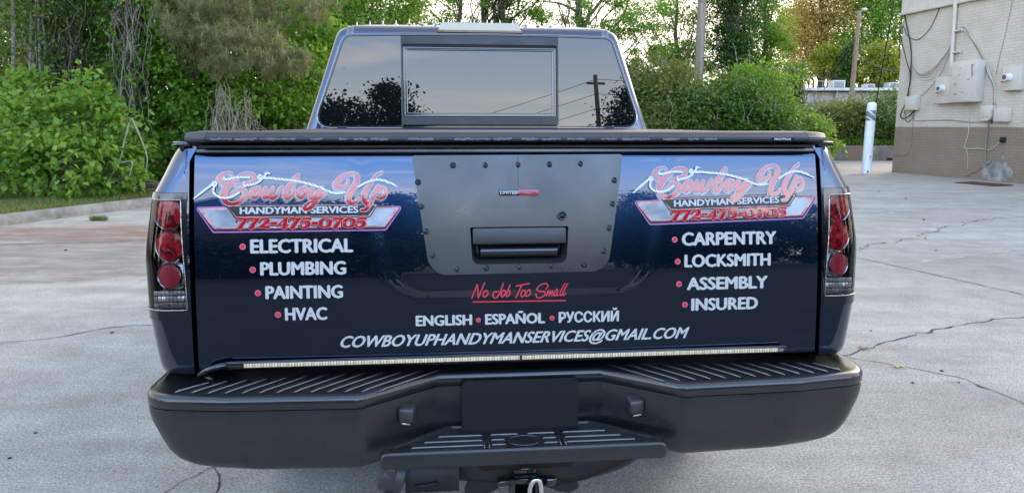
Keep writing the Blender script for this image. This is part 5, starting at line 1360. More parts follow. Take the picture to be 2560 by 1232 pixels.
root = tag(empty('bare_bush', G(1985, 27.5)), 'leafless brown twiggy bush in front of the golden tree', 'bush'); r_ = np.random.default_rng(5)
o_ = [(wander(T(1985 + r_.normal(0, 12), 260, 27.5), T(1975 + r_.normal(0, 34), 150 + abs(r_.normal(0, 35)), 27.5 + r_.normal(0, .4)), 8, .07, r_), np.linspace(.014, .004, 8)) for _ in range(170)]
V, Fc = tubes_np(o_ + [(np.array([G(1985, 27.5), T(1985, 262, 27.5)]), [.08, .06])], 4); fast_mesh('stems', V - np.array(G(1985, 27.5)), Fc, M['dark_twig'], root)
for i, (x, y, lab) in enumerate(((-1.6, 22.6, 'shaded bush behind the cab, left of the bare trunks'), (1.2, 23.2, 'shaded bush behind the middle of the cab'), (3.8, 23.0, 'shaded bush behind the right side of the cab'))):
    plant('hedge_bush', lab, 'bush', (x, y, .15), [((x, y, 1.1), (1.5, .9, .95)), ((x + .5, y + .4, 1.7), (1.0, .8, .6)), ((x - .6, y, .7), (1.1, .8, .5))], 5000, .12, MG, 160 + i, (.03, (x, y, 1.6)), nclump=44, csz=.26, nl=10)
r_ = np.random.default_rng(63)
P_, O_, _c = blob_points([((x_, 72 + 4 * math.sin(x_), 2.6), (5.5, 3, 2.9)) for x_ in range(-70, 80, 7)], 42000, r_, 30, .3, .3); k_ = P_[:, 2] > .2; V, Fc = leaf_arrays(P_[k_], O_[k_], .42, r_)
tag(fast_mesh('distant_wood', V, Fc, MG, None, np.repeat(np.clip(r_.normal(.5, .22, k_.sum()), 0, 1), 4)), 'distant belt of low woodland closing the view behind the lot', 'wood', kind='stuff')
# far trees
plant('golden_tree', 'large golden brown tree behind the metal building', 'tree', G(2060, 52, 0), [B(2040, 110, 52, 2.2, 2.2, 2), B(2100, 60, 52, 2.4, 2.2, 2), B(2000, 60, 52.5, 1.6, 1.6, 1.5), B(2070, 0, 52, 2.6, 1.8, 2), B(2020, 160, 51.5, 1.4, 1.0, 1), B(2110, -60, 52, 2.6, 1.8, 2)], 17000, .17, GO, 71, (.35, T(2060, -80, 52)), nclump=70, csz=.28, dens=1.6)
plant('far_tree', 'deep green tree behind the slim wooden pole, next to the brick building', 'tree', G(2190, 50, 0), [B(2190, 60, 50, 2.4, 2.6, 2), B(2220, -30, 50, 3, 2.4, 2), B(2150, 130, 49.5, 1.8, 1.8, 1.5), B(2300, 60, 50, 3, 4, 2)], 15000, .18, MG, 72, (.35, T(2190, -80, 50)), nclump=70, csz=.28, dens=1.6)
plant('far_tree', 'yellow green tree low down between the slim pole and the brick building', 'tree', G(2195, 44, 0), [B(2200, 150, 44, 1.1, 1.0, 1), B(2185, 195, 44, 1.0, .8, 1), B(2225, 175, 44, .9, 1.0, 1)], 6500, .15, YG, 73, (.15, T(2200, 120, 44)), nclump=34, csz=.22, dens=1.6)
plant('far_tree', 'small yellow green tree in front of the golden tree', 'tree', G(2085, 46, 0), [B(2080, 170, 46, 1.2, .7, 1), B(2060, 140, 46, .8, .7, 1), B(2110, 190, 46, .8, .6, 1)], 5000, .15, YG, 74, (.14, T(2085, 130, 46)), nclump=30, csz=.2, dens=1.6)
plant('far_tree', 'dark narrow evergreen beside the slim wooden pole', 'tree', G(2118, 45, 0), [B(2112, 190, 45, .5, 1.2, .5), B(2125, 150, 45, .4, 1.0, .5)], 3500, .15, IV, 75, (.14, T(2115, 110, 45)), nclump=24, csz=.3, dens=1.6)
plant('far_tree', 'lime green crown on the skyline left of the golden tree', 'tree', G(1985, 60, 0), [B(1985, 45, 60, 1.4, 1.0, 1), B(1960, 80, 60, 1.6, 1.3, 1), B(2000, 100, 60, 1.8, 1.6, 1)], 6000, .19, YG, 76, (.2, T(1985, 20, 60)), nclump=34, csz=.22, dens=1.6)
plant('far_tree', 'hazy green tree low on the skyline left of the grey utility pole', 'tree', G(1660, 46, 0), [B(1640, 170, 46, 2.4, .9, 1), B(1720, 150, 46, 2.0, 1.2, 1), B(1570, 190, 46, 2.0, .8, 1)], 6500, .17, OL, 77, (.2, T(1660, 130, 46)), nclump=40, csz=.22, dens=1.6)

# ================================================================== BRICK BUILDING (right)
WD = Vector((.1996, -.9799, 0)); WN = Vector((-.9799, -.1996, 0)); WO = Vector((11.69, 21.18, 0))
bld = empty('brick_building', WO, math.atan2(WD.y, WD.x))        # local x runs along the wall towards the camera, local y points into... see below
tag(bld, 'painted brick building, pale grey above and taupe below, with meters and cables on its wall', 'building')
# local frame: x = along the wall, z = up, outward normal = -y
def brick_mat(name, col, mort):
    m, n, l, b = nt(name)
    tc = n.new('ShaderNodeTexCoord'); sp = n.new('ShaderNodeSeparateXYZ'); cb = n.new('ShaderNodeCombineXYZ')
    l.new(tc.outputs['Object'], sp.inputs[0])
    ad = n.new('ShaderNodeMath'); ad.operation = 'ADD'; l.new(sp.outputs[0], ad.inputs[0]); l.new(sp.outputs[1], ad.inputs[1])
    l.new(ad.outputs[0], cb.inputs[0]); l.new(sp.outputs[2], cb.inputs[1])
    br = n.new('ShaderNodeTexBrick'); br.inputs['Scale'].default_value = 1.0; br.inputs['Mortar Size'].default_value = .007
    br.inputs['Brick Width'].default_value = .28; br.inputs['Row Height'].default_value = .0775; br.inputs['Mortar Smooth'].default_value = .35
    br.inputs['Color1'].default_value = (*[c * .97 for c in col], 1); br.inputs['Color2'].default_value = (*[c * 1.03 for c in col], 1); br.inputs['Mortar'].default_value = (*mort, 1)
    l.new(cb.outputs[0], br.inputs['Vector'])
    no = n.new('ShaderNodeTexNoise'); no.inputs['Scale'].default_value = 1.6; no.inputs['Detail'].default_value = 7; no.inputs['Roughness'].default_value = .65
    l.new(tc.outputs['Object'], no.inputs['Vector'])
    rp = n.new('ShaderNodeValToRGB'); e = rp.color_ramp.elements; e[0].position = .3; e[0].color = (.84, .82, .78, 1); e[1].position = .60; e[1].color = (1.03, 1.03, 1.03, 1)
    mx = n.new('ShaderNodeMixRGB'); mx.blend_type = 'MULTIPLY'; mx.inputs[0].default_value = .8
    l.new(no.outputs['Fac'], rp.inputs[0]); l.new(br.outputs['Color'], mx.inputs[1]); l.new(rp.outputs[0], mx.inputs[2]); l.new(mx.outputs[0], b.inputs['Base Color'])
    bp = n.new('ShaderNodeBump'); bp.inputs['Strength'].default_value = .6; bp.inputs['Distance'].default_value = .008; bp.invert = True
    l.new(br.outputs['Fac'], bp.inputs['Height']); l.new(bp.outputs[0], b.inputs['Normal']); b.inputs['Roughness'].default_value = .75
    return m
def wx(name, s0, s1, z0, z1, proud, mat, parent=None, bev=.0, depth=None):
    bm = bmesh.new(); d = depth or proud
    box(bm, ((s0 + s1) / 2, -proud + d / 2, (z0 + z1) / 2), (s1 - s0, d, z1 - z0), bev)
    return bm_obj(name, bm, mat, parent or bld, 30 if bev else None)
wx('lower_wall', 0, 16, 0, 1.372, 0.0, brick_mat('taupe_brick', (.26, .205, .150), (.21, .168, .125)), None, 0, 9)
wx('upper_wall', 0, 16, 1.374, 4.66, 0.0, brick_mat('pale_brick', (.56, .505, .425), (.46, .415, .35)), None, 0, 9)
M['pale_paint'] = pbr('pale_paint', (.55, .50, .43), .55, var=.10, vscale=4, bump=.05, bscale=30)
M['box_paint'] = pbr('box_paint', (.56, .515, .45), .5, var=.05, vscale=5)
wx('fascia', -.06, 16.06, 4.74, 6.2, .05, M['pale_paint'], None, 0, 9.1)
wx('fascia_trim', -.10, 16.1, 4.662, 4.738, .10, M['pale_paint'], None, .006, .3)
for k in range(9): wx('fascia_batten', .02 + k * 1.2, .05 + k * 1.2, 4.745, 6.19, .056, M['pale_paint'], None, 0, .006)
def wt(name, pts, r, mat, seg=6, proud=.02, parent=None, smooth=6):
    bm = bmesh.new(); P_ = [(a, -(c if c is not None else proud), b) for a, b, c in [(*p, None) if len(p) == 2 else p for p in pts]]
    tube(bm, [tuple(p) for p in catmull(P_, smooth)], r * (.78 if r < .03 else 1), seg); return bm_obj(name, bm, mat, parent or bld, 60)
wt('conduit', [(1.90, 6.0), (1.965, 3.4), (1.985, 2.72)], .052, M['pale_paint'], 14, .075)
for z in (3.95, 3.38, 4.9):
    bm = bmesh.new(); box(bm, (2.02, -.06, z), (.22, .11, .035), .004); tube(bm, [(2.17, -.05, z), (2.22, -.05, z)], .03, 10); bm_obj('conduit_clamp', bm, M['pale_paint'], bld, 30)
mb = wx('meter_box', 1.57, 2.17, 2.02, 2.74, .16, M['box_paint'], None, .012)
mb['label'] = 'meter box under the white conduit'
mb2 = wx('meter_box', 3.67, 4.17, 2.28, 2.86, .16, M['box_paint'], None, .012)
def meter(s, z, par):
    rt = Matrix.Translation((s, -.16, z)) @ Euler((R(90), 0, 0)).to_matrix().to_4x4()
    bm = bmesh.new(); lathe(bm, [(.10, 0), (.105, .02), (.10, .03), (.088, .035), (.086, .12), (.084, .145), (0, .15)], rt, 26)
    bmesh.ops.recalc_face_normals(bm, faces=bm.faces); o = bm_obj('meter', bm, pbr('meter_white', (.72, .74, .76), .25, coat=.5), par, 40)
    bm = bmesh.new(); lathe(bm, [(.062, .150), (.062, .153), (0, .153)], rt, 20); bm_obj('meter_dial', bm, pbr('meter_dial', (.12, .13, .14), .3), par)
    bm = bmesh.new(); box(bm, (s - .09, -.25, z - .11), (.05, .05, .03), .006); bm_obj('meter_seal', bm, M['red_flat'], par)
meter(1.84, 2.42, mb); meter(3.86, 2.60, mb2)
cb_ = wx('cabinet', 2.24, 3.03, 2.03, 3.10, .30, M['box_paint'], None, .012); cb_['label'] = 'tall grey electrical cabinet with peeling paint'
wx('cabinet_door', 2.27, 2.99, 2.06, 3.06, .315, M['box_paint'], cb_, .006, .012)
bm = bmesh.new(); rnd = random.Random(4)
for k in range(11):
    s, z = rnd.uniform(2.32, 2.85), rnd.uniform(2.15, 2.95); o = [(s + rnd.uniform(-.06, .06), z + rnd.uniform(-.02, .03)) for _ in range(5)]
    bmesh.ops.convex_hull(bm, input=[bm.verts.new((a, -.3165, b)) for a, b in o])
face_back(bm); bm_obj('paint_chips', bm, pbr('bare_grey', (.20, .20, .20), .6), cb_)
bm = bmesh.new(); o = [(2.86, 2.99), (2.95, 3.0), (2.93, 2.86), (2.97, 2.75), (2.92, 2.60), (2.90, 2.72), (2.88, 2.85)]
bm.faces.new([bm.verts.new((a, -.3172, b)) for a, b in o]); face_back(bm); bm_obj('paint_chips', bm, pbr('old_paint', (.30, .29, .27), .6), cb_)
tube_b = bmesh.new(); tube(tube_b, [(2.16, -.10, 2.12), (2.26, -.10, 2.12)], .05, 12); bm_obj('conduit_stub', tube_b, M['pale_paint'], bld, 40)
jb = wx('junction_box', .50, .92, 1.86, 2.26, .17, M['box_paint'], None, .015); jb['label'] = 'small junction box by the corner where the black cables loop'
wx('box_lid', .52, .90, 1.88, 2.24, .178, M['box_paint'], jb, .004, .006)
j2 = wx('junction_box', 3.09, 3.45, 1.62, 1.93, .15, M['box_paint'], None, .015); j2['label'] = 'left one of two small boxes under the right meter'
bm = bmesh.new(); prism(bm, [(3.10, 1.62), (3.44, 1.62), (3.36, 1.54), (3.18, 1.54)], -.14, -.01); bm_obj('box_hood', bm, M['box_paint'], j2)
j3 = wx('junction_box', 3.53, 3.90, 1.51, 1.86, .17, M['box_paint'], None, .015); j3['label'] = 'right one of two small boxes under the right meter'
wx('box_lid', 3.55, 3.86, 1.53, 1.84, .178, M['box_paint'], j3, .004, .006)
bm = bmesh.new(); tube(bm, [(3.42, -.08, 1.46), (3.42, -.08, 1.56)], .02, 8); bm_obj('box_gland', bm, M['wire'], j2)
BK, GW = M['wire'], M['pale_paint']
M['grey_wire'] = pbr('grey_wire', (.20, .19, .17), .6)
# black service cables down the corner
wt('cable', [(-.20, 5.9), (-.12, 5.2), (.12, 4.5, .04), (.42, 3.7, .05), (.50, 3.0, .05), (.48, 2.5, .05), (.40, 2.05, .06), (.28, 1.78, .08), (.34, 1.62, .08), (.60, 1.70, .06), (.72, 1.86)], .022, BK, 7)
wt('cable', [(-.12, 4.4, .05), (.02, 4.0, .06), (.30, 3.3, .05), (.47, 2.9, .04), (.47, 2.2, .05), (.42, 1.85, .07), (.46, 1.70, .08)], .015, BK, 6)
wt('cable', [(-.17, 5.9), (-.08, 4.8), (-.03, 3.9, .05), (.0, 3.4, .05)], .02, BK, 6)
wt('cable', [(1.48, 5.9), (1.42, 4.95), (1.10, 4.20), (.70, 3.90), (.45, 3.92), (.22, 4.05), (.02, 4.35)], .012, BK, 5)
wt('cable', [(.75, 1.86), (.72, 1.62, .06), (.55, 1.52, .06), (.42, 1.62, .06)], .012, BK, 5)
for dz, m_ in ((0, M['grey_wire']), (.22, M['grey_wire']), (.40, GW), (.75, GW)):
    wt('cable', [(2.0, 3.9), (1.75, 3.45 - dz * .2), (1.3, 3.02 - dz * .35), (.9, 2.88 - dz * .2), (.66, 2.98 - dz * .1), (.5, 3.2)], .009, m_, 5)
wt('cable', [(1.98, 3.9), (1.86, 3.5), (1.62, 2.92), (1.30, 2.55), (1.02, 2.30), (.90, 2.28)], .009, M['grey_wire'], 5)
for k in range(3): wt('cable', [(2.1, 3.97), (2.24, 4.0 - .03 * k), (2.6 + .04 * k, 3.55), (2.92 + .05 * k, 3.1), (3.12 + .04 * k, 2.75, .06), (3.30 + .03 * k, 2.4), (3.36 + .02 * k, 1.94)], .016, GW if k else M['grey_wire'], 6)
wt('cable', [(3.62, 4.6), (3.55, 4.0), (3.40, 3.1), (3.34, 2.7)], .007, M['grey_wire'], 5)
wt('cable', [(.10, 4.2), (.30, 3.9), (.40, 3.5), (.52, 3.2), (.35, 2.9), (.6, 2.6)], .012, GW, 5)
wt('cable', [(.72, 1.62), (.80, 1.55), (1.3, 1.56), (2.1, 1.56), (2.7, 1.50), (3.3, 1.52)], .010, M['grey_wire'], 5)
wt('cable', [(.70, 1.7), (.72, 1.2), (.68, .72), (.5, .53), (.1, .53), (-.02, .55)], .010, M['grey_wire'], 5)
wt('cable', [(2.62, 2.02), (2.66, 1.6), (2.68, 1.2), (2.60, .86), (2.75, .80), (3.1, .82), (3.4, .80), (3.62, .98), (3.74, 1.06)], .013, GW, 6)
wt('cable', [(2.66, .80), (2.74, .55), (2.76, .25)], .009, GW, 5)
wt('pipe', [(3.30, 1.54, .05), (3.28, 1.1, .05), (3.29, .62, .05), (3.34, .46, .05), (3.44, .45, .05), (3.47, .52, .05)], .024, M['grey_wire'], 8)
wt('cable', [(3.38, .44), (3.0, .20), (2.7, .06)], .010, M['twig'], 5)
bm = bmesh.new(); box(bm, (3.74, -.03, 1.06), (.16, .05, .14), .02); tube(bm, [(3.74, -.03, 1.06), (3.74, -.10, 1.06)], .035, 10); bm_obj('wall_socket', bm, M['dark_metal'], bld, 30)
def patch_mat():
    m, n, l, b = nt('cement_patch'); b.inputs['Base Color'].default_value = (.36, .36, .35, 1); b.inputs['Roughness'].default_value = .9
    tc = n.new('ShaderNodeTexCoord'); t = n.new('ShaderNodeTexNoise'); t.inputs['Scale'].default_value = 5; t.inputs['Detail'].default_value = 8
    cr = n.new('ShaderNodeValToRGB'); cr.color_ramp.elements[0].color = (.16, .15, .135, 1); cr.color_ramp.elements[1].color = (.36, .355, .34, 1); cr.color_ramp.elements[0].position = .35; cr.color_ramp.elements[1].position = .65
    l.new(tc.outputs['Object'], t.inputs['Vector']); l.new(t.outputs['Fac'], cr.inputs[0]); l.new(cr.outputs[0], b.inputs['Base Color']); return m
bm = bmesh.new(); rnd = random.Random(6)
o = []
for a in np.linspace(0, 2 * math.pi, 34, endpoint=False):
    rr = 1 + rnd.uniform(-.14, .14); o.append((3.62 + .44 * rr * math.cos(a), max(.012, .24 + .30 * rr * math.sin(a))))
o2 = [(3.76, .5), (3.74, .74), (3.78, .78), (3.80, .70), (3.84, .5)]
f = bm.faces.new([bm.verts.new((a, -.004, b)) for a, b in o]); bm.faces.new([bm.verts.new((a, -.0055, b)) for a, b in o2]); face_back(bm)
bm_obj('cement_patch', bm, patch_mat(), bld)
# rusty plate lying at the wall's foot
c0 = Vector((*g(2458, 461), 0))
rp = bmesh.new(); box(rp, (0, 0, .012), (1.05, .62, .016), .004); 
o = bm_obj('rusty_plate', rp, pbr('rust', (.07, .018, .012), .9, var=.6, vscale=9, bump=.6, bscale=30)); o.location = c0; o.rotation_euler = (R(1), 0, math.atan2(WD.y, WD.x) + .1)
tag(o, 'rusty red brown steel plate lying on the concrete at the foot of the brick wall', 'metal plate')

# ---- bollard
bo = empty('bollard', (10.55, 20.50, 0)); tag(bo, 'tall white painted steel bollard with a grey striped band near its top', 'bollard')
mt = Euler((0, R(.7), 0)).to_matrix().to_4x4()
M['white_paint'] = pbr('white_paint', (.70, .74, .76), .5, var=.12, vscale=6, stretch=(1, 1, .3))
bm = bmesh.new(); lathe(bm, [(.132, 0), (.130, .02), (.130, 1.55)], mt, 28); lathe(bm, [(.130, 1.852), (.129, 2.0), (.115, 2.05), (.07, 2.085), (0, 2.095)], mt, 28); bm_obj('post', bm, M['white_paint'], bo, 40)
def band_mat():
    m, n, l, b = nt('striped_band'); tc = n.new('ShaderNodeTexCoord'); s = n.new('ShaderNodeSeparateXYZ'); l.new(tc.outputs['Object'], s.inputs[0])
    a = n.new('ShaderNodeMath'); a.operation = 'MULTIPLY_ADD'; a.inputs[1].default_value = .9; l.new(s.outputs[0], a.inputs[0]); l.new(s.outputs[2], a.inputs[2])
    k = n.new('ShaderNodeMath'); k.operation = 'MULTIPLY'; k.inputs[1].default_value = 5.2; l.new(a.outputs[0], k.inputs[0]); f = n.new('ShaderNodeMath'); f.operation = 'FRACT'; l.new(k.outputs[0], f.inputs[0])
    c = n.new('ShaderNodeMath'); c.operation = 'LESS_THAN'; c.inputs[1].default_value = .22; l.new(f.outputs[0], c.inputs[0])
    mx = n.new('ShaderNodeMixRGB'); l.new(c.outputs[0], mx.inputs[0]); mx.inputs[1].default_value = (.17, .19, .21, 1); mx.inputs[2].default_value = (.6, .65, .68, 1)
    l.new(mx.outputs[0], b.inputs['Base Color']); b.inputs['Roughness'].default_value = .4; return m
bm = bmesh.new(); lathe(bm, [(.1315, 1.552), (.1325, 1.556), (.1325, 1.846), (.1315, 1.850)], mt, 28); bm_obj('striped_band', bm, band_mat(), bo, 40)
bm = bmesh.new(); 
for a, z, r0 in ((-1.4, .50, .022), (-1.45, .44, .014), (-1.7, .06, .03)): box(bm, (.131 * math.cos(a), .131 * math.sin(a), z), (r0 * 1.6, .006, r0 * 2), .002, (0, 0, a + math.pi / 2))
bm_obj('rust_spot', bm, pbr('rust_spot', (.09, .03, .015), .9), bo)

# ---- retaining wall, metal building, air units
def retwall():
    m = pbr('old_concrete_wall', (.22, .20, .175), .9, var=.4, vscale=1.6, bump=.5, bscale=30); return m
bm = bmesh.new(); box(bm, (20.2, 28.05, .30), (19.4, .30, .60), .03)
o = tag(bm_obj('retaining_wall', bm, retwall(), None, 30), 'low stained concrete wall across the street below the hedge', 'wall')
bm = bmesh.new(); box(bm, (13.9, 27.893, .30), (.75, .012, .58), .002)
st = bm_obj('rust_stain', bm, pbr('stain', (.26, .135, .075), .9, col2=(.20, .17, .14), vscale=4), o)
bm = bmesh.new(); box(bm, (15.5, 27.885, .06), (.7, .03, .11), .004); bm_obj('drain_opening', bm, M['rubber'], o)
sheet('raised_bank', [(10.55, 28.2), (60, 28.2), (60, 90), (10.55, 90)], .52, M['soil'])
r_ = np.random.default_rng(9); n_ = 5200; c = np.stack([r_.uniform(11.2, 17.5, n_), r_.uniform(28.0, 29.2, n_), r_.uniform(.5, .85, n_)], 1)
V, Fc = leaf_arrays(c, r_.normal(0, .3, (n_, 3)), .07, r_)
tag(fast_mesh('ground_cover', V, Fc, MG, None, np.repeat(np.clip(r_.normal(.5, .2, n_), 0, 1), 4)), 'low leafy ground cover spilling over the concrete wall', 'ground cover', kind='stuff')
mbd = empty('metal_building', (20.0, 41, .5)); tag(mbd, 'low grey corrugated metal building behind the hedge', 'building')
mat_c = pbr('corrugated_sheet', (.34, .335, .33), .5, .2, var=.25, vscale=2, stretch=(1, 1, .3))
bm = bmesh.new(); xs_ = np.arange(-6, 10, .1); A = [(x, .04 * (i % 2), 0) for i, x in enumerate(xs_)]; loft(bm, [A, [(x, y, 2.85) for x, y, _ in A]])
box(bm, (2, 4.2, 1.4), (15.8, 8.0, 2.8)); bm_obj('wall', bm, mat_c, mbd)
bm = bmesh.new(); box(bm, (2, 4, 2.98), (16.6, 9.0, .16), .02); bm_obj('roof', bm, pbr('roof_edge', (.50, .50, .49), .6, var=.15, vscale=3), mbd, 30)
bm = bmesh.new()
for x in (-4.5, -1, 2.5): tube(bm, [(x, -.10, 0), (x, -.10, 2.9)], .06, 8)
bm_obj('downpipe', bm, pbr('downpipe', (.4, .4, .4), .5), mbd)
def ac(x, y, w, h, lab, rail):
    root = empty('air_unit', (20.0 + x, 41 + y, 3.56)); tag(root, lab, 'air unit')
    bm = bmesh.new(); box(bm, (0, 0, h / 2), (w, .7, h), .03); bm_obj('casing', bm, pbr('air_unit_metal', (.42, .43, .44), .5, .3), root, 30)
    bm = bmesh.new()
    for k in range(7): box(bm, (0, -.356, h * (.15 + k * .11)), (w * .8, .012, h * .05))
    bm_obj('grille', bm, M['dark_metal'], root)
    bm = bmesh.new(); lathe(bm, [(w * .35, h), (w * .35, h + .05), (w * .3, h + .06), (0, h + .06)], Matrix(), 18); bm_obj('fan_cover', bm, M['dark_metal'], root)
    if rail:
        bm = bmesh.new()
        for q in (-.9, -.45, 0): tube(bm, [(q - .5, -.3, 0), (q - .5, -.3, h * .9)], .02, 5)
        tube(bm, [(-1.4, -.3, h * .9), (-.5, -.3, h * .9)], .02, 5); bm_obj('rail', bm, pbr('rail', (.3, .3, .3), .5), root)
ac(-.55, 1.0, .75, .50, 'larger air unit with a rail on the metal roof', True); ac(1.45, 1.2, .5, .30, 'small air unit on the metal roof, left of the slim pole', False); ac(2.75, 1.0, .62, .38, 'air unit on the metal roof right of the slim pole', False)

# ---- utility poles and wires
def pole(label, base, h, r0, r1, lean, seed, mat='pole_wood'):
    root = empty('utility_pole', base); tag(root, label, 'utility pole'); r = random.Random(seed)
    bm = bmesh.new(); n = 14; tube(bm, [(lean * k / n, 0, h * k / n) for k in range(n + 1)], [(r0 + (r1 - r0) * k / n) * (1 + r.uniform(-.03, .03)) for k in range(n + 1)], 14)
    bm_obj('shaft', bm, M[mat], root, 50); return root
q0, q1 = at(1747, 190, 25.0), at(1756, 0, 25.0); k_ = (q1.x - q0.x) / (q1.z - q0.z)
pole('thick grey wooden utility pole rising out of the hedge right of the cab', (q0.x - k_ * (q0.z - .15), 25.0, .15), 10.5, .175, .135, k_ * 10.5, 1)
q0, q1 = at(2131, 222, 38.5), at(2146, 60, 38.5); k_ = (q1.x - q0.x) / (q1.z - q0.z); b1_ = Vector((q0.x - k_ * (q0.z - .5), 38.5, .5)); LEAN = k_ * 7.05
p2 = pole('slim brown wooden utility pole standing before the metal building', tuple(b1_), 7.05, .14, .105, LEAN, 2, 'pole_brown')
bm = bmesh.new(); tube(bm, [(LEAN, 0, 6.75), (LEAN + .12, 0, 7.05), (LEAN + .20, -.05, 7.12)], .03, 8); lathe(bm, [(0, 0), (.10, 0), (.14, .08), (.10, .16), (0, .18)], Matrix.Translation((LEAN + .24, -.05, 7.02)), 14); bm_obj('pole_lamp', bm, pbr('lamp_grey', (.4, .41, .42), .4), p2, 40)
bm = bmesh.new(); box(bm, (LEAN * .77, 0, 5.45), (.30, .12, .08), .01); box(bm, (LEAN * .88, 0, 6.2), (.2, .1, .06), .01); bm_obj('pole_bracket', bm, M['dark_metal'], p2, 30)
def wire(label, a, b, sag, r, name='overhead_wire', mat=None):
    a, b = Vector(a), Vector(b); bm = bmesh.new()
    tube(bm, [(a.lerp(b, t) - Vector((0, 0, sag * 4 * t * (1 - t)))) - a for t in np.linspace(0, 1, 16)], r, 5)
    o = bm_obj(name, bm, mat or M['wire'], None, 60); o.location = a; tag(o, label, 'wire'); return o
P2 = lambda z: (b1_.x + LEAN * (z - .5) / 7.05, 38.5, z)
for z, dx, dz, lab in ((6.25, 0, .25, 'topmost wire from the slim pole to the brick building'), (5.85, 0, -.05, 'second wire down from the slim pole to the brick building'), (5.35, 0, -.6, 'bunched lower wire from the slim pole to the brick building'), (4.35, 0, .1, 'lowest wire from the slim pole to the brick building')):
    q = at(2262, 312, 22.5); wire(lab, P2(z), (WO.x + .05, WO.y + .3, (z - 1.42) * .56 + 1.42 + dz), .12, .012)
w_ = g(2085, 218); wire('upper guy wire slanting left from the slim pole', P2(6.2), (b1_.x - 2.1, 38.4, 3.0), .02, .014, 'guy_wire'); wire('lower guy wire slanting left from the slim pole', P2(5.9), (b1_.x - 1.95, 38.2, 2.8), .02, .012, 'guy_wire')
wire('thick black guy wire rising from behind the white bollard past the building corner', at(2190, 262, 24.0), at(2247, -60, 20.9), .0, .022, 'guy_wire')

# ---- small litter on the concrete
def scrap(label, cat, name, px, py, s, mat, flat=.3, seed=0, group=None):
    r = random.Random(seed); bm = bmesh.new(); bmesh.ops.create_icosphere(bm, subdivisions=1, radius=s)
    for v in bm.verts: v.co = Vector((v.co.x * r.uniform(.7, 1.4), v.co.y * r.uniform(.7, 1.4), v.co.z * flat * r.uniform(.8, 1.2)))
    o = bm_obj(name, bm, mat); x, y = g(px, py); o.location = (x, y, s * flat * .8); tag(o, label, cat, group)
GR = 'dark chips lying on the concrete'
for i, (px, py, s) in enumerate(((2265, 497, .035), (2197, 479, .03), (2310, 550, .035), (2282, 957, .014), (2398, 956, .012), (2354, 927, .016), (90, 1082, .012), (280, 832, .02), (420, 822, .02), (2340, 627, .02), (380, 590, .03), (165, 626, .03), (2178, 827, .014), (25, 1145, .012))):
    scrap('small dark chip of gravel lying on the bare concrete', 'gravel chip', 'gravel_chip', px, py, s * .7, M['dark_metal'], .4, i, GR)
def small_leaf(label, px, py, s, col):
    bm = bmesh.new(); rr = random.Random(px)
    for k in range(5):
        a = k * 1.2 + rr.random(); c = bm.verts.new((0, 0, .006)); p = [bm.verts.new((s * q * math.cos(a + w), s * q * math.sin(a + w), .004 + .01 * abs(w))) for q, w in ((.6, -.35), (1, 0), (.6, .35))]; bm.faces.new([c] + p)
    o = bm_obj('fallen_leaf', bm, pbr('leaf_dry', col, .8)); x, y = g(px, py); o.location = (x, y, .004); tag(o, label, 'leaf')
small_leaf('pale yellow fallen leaf on the concrete right of the bumper', 2248, 917, .045, (.42, .40, .16)); small_leaf('pale scrap of leaf near the left kerb', 235, 550, .10, (.62, .60, .55))
small_leaf('brown leaf caught in the crack right of the bumper', 2160, 872, .04, (.22, .13, .05)); small_leaf('second pale scrap lying nearer the left kerb', 165, 558, .05, (.6, .6, .57))
V, Fc, at_ = blades(500, np.array([g(225, 550), g(268, 550)]), np.array([g(228, 553), g(268, 553)]), 8, (.03, .09)); V[:, 2] -= .14
o = tag(fast_mesh('weed_tuft', V, Fc, M['grass'], None, at_), 'small tuft of yellow green weed growing from the concrete by the kerb', 'weed')
# white litter at the shrub's foot
bm = bmesh.new(); vs = box(bm, (0, 0, .05), (.16, .12, .08), .02); o = bm_obj('paper_scrap', bm, M['bright_vinyl'], None, 40); o.location = (*T(147, 487, 11.6)[:2], .15); tag(o, 'crumpled white paper scrap at the foot of the bright shrub', 'litter')

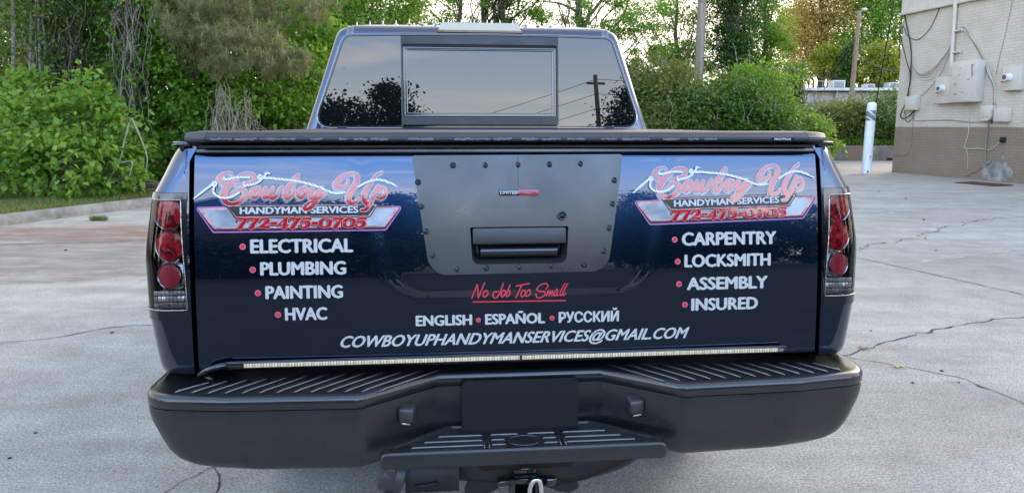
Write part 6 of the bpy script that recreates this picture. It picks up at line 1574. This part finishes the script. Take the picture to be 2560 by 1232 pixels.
# ================================================================== BEHIND THE CAMERA (seen mirrored in the glass and paint)
def H(deg, Y): return math.tan(R(deg)) * (abs(Y) + 2.5)
sheet('added_dark_ground', [(-60, -0.7), (60, -0.7), (60, -21.5), (-60, -21.5)], .004, pbr('reflection_darkening_grey', (.050, .050, .052), .9, var=.25, vscale=1.2))  # added unseen dark sheet over the concrete, darkens the ground mirrored low in the tailgate
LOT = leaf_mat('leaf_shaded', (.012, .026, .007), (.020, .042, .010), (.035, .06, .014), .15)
for i, (deg, Y, hgt, w, lab) in enumerate(((-31, -25, 8.0, 4.2, 'tree row at the far left end across the lot, mirrored in the truck'), (-20, -25, 8.2, 4.2, 'broad tree across the lot mirrored at the left of the tailgate'), (-11, -25, 9.4, 3.8, 'tall tree across the lot mirrored in the left window'), (-5.0, -25, 9.0, 2.8, 'dense tree across the lot mirrored left of the sliding window'), (-.6, -25, 9.6, 1.5, 'tall tree mirrored between the left emblem and the handle panel'),
        (8, -34, 6.6, 4.0, 'low tree mirrored below the sliding window'), (15, -38, 6.6, 4.5, 'low distant tree mirrored beside the wooden pole'), (23.2, -23, 9.0, 1.8, 'round dark tree mirrored in the right corner of the window'), (28, -25, 8.0, 3.6, 'tree across the lot mirrored behind the right emblem'), (37, -24, 8.0, 4.5, 'tree across the lot mirrored in the right lamp'))):
    x = H(deg, Y); c = lambda dx, dz, rx, rz: ((x + dx, Y, dz), (rx, 1.6, rz))
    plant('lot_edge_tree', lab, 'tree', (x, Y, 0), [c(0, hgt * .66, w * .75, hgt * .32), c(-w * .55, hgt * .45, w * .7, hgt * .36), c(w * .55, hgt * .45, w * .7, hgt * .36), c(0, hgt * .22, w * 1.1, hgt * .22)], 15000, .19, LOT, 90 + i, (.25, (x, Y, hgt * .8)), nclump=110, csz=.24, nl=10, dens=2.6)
for i, (x, y, hgt, w, lab) in enumerate(((-24, -15, 8.5, 4.5, 'broad tree left behind the camera, mirrored in the left bed corner'), (-27, -5, 8.5, 4.5, 'broad tree to the left of the lot, mirrored in the left cab pillar'), (25, -16, 8.5, 4.5, 'broad tree right behind the camera, mirrored in the right bed corner'), (29, -6, 9.0, 4.5, 'broad tree to the right of the lot, mirrored in the right cab pillar'))):
    c = lambda dx, dz, rx, rz: ((x + dx, y, dz), (rx, 2.2, rz))
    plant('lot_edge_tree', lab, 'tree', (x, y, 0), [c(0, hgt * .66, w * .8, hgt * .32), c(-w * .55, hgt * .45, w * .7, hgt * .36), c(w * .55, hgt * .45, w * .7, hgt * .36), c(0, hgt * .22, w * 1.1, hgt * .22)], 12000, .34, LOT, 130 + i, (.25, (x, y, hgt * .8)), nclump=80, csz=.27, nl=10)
hs = empty('house', (-2.2, -20, 0)); tag(hs, 'dark roofed brick house with a pale gable edge, mirrored in the left window', 'house')
bm = bmesh.new(); box(bm, (-4.5, -4, 2.4), (9, 8, 4.8)); prism(bm, [(0, 4.8), (-9, 4.8), (-4.5, 7.2)], -8, 0); bmesh.ops.recalc_face_normals(bm, faces=bm.faces); bm_obj('wall', bm, pbr('house_brick', (.05, .035, .03), .8, var=.3, vscale=4), hs)
bm = bmesh.new()
for s_ in (-1, 1): box(bm, (-4.5 + s_ * 2.45, -4, 6.0), (5.7, 8.8, .14), 0, (0, s_ * R(28), 0))
bm_obj('roof', bm, pbr('house_shingle', (.03, .03, .033), .9, var=.3, vscale=20), hs)
bm = bmesh.new()
for s_ in (-1, 1): box(bm, (-4.5 + s_ * 2.45, .46, 5.97), (5.75, .05, .16), 0, (0, s_ * R(28), 0))
bm_obj('gable_edge', bm, M['white_paint'], hs)
r_ = np.random.default_rng(12)
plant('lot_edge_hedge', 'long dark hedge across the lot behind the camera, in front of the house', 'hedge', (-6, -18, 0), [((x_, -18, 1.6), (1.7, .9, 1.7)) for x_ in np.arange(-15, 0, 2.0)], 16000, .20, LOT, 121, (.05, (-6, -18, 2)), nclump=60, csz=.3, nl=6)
pb = (H(18.6, -24) + .9, -24, 0)
pm = pole('wooden utility pole behind the camera, mirrored at the right of the rear window', pb, 9.6, .15, .10, -.5, 7)
bm = bmesh.new(); box(bm, (-.48, 0, 9.2), (.9, .1, .1), .01); bm_obj('crossarm', bm, M['pole_wood'], pm)
for k, z in enumerate((9.4, 8.7, 8.0, 7.3, 5.9, 5.3)):
    wire(('topmost', 'second', 'third', 'fourth', 'thick fifth', 'thick lowest')[k] + ' wire running left from the pole behind the camera', (pb[0] - .45, -24, z), (pb[0] - 26, -46, z - 2.2), .9, .012 if k < 4 else .03)
    wire(('topmost', 'second', 'third', 'fourth', 'thick fifth', 'thick lowest')[k] + ' wire running right from the pole behind the camera', (pb[0] - .45, -24, z), (pb[0] + 22, -20, z + .2), .5, .012 if k < 4 else .03)
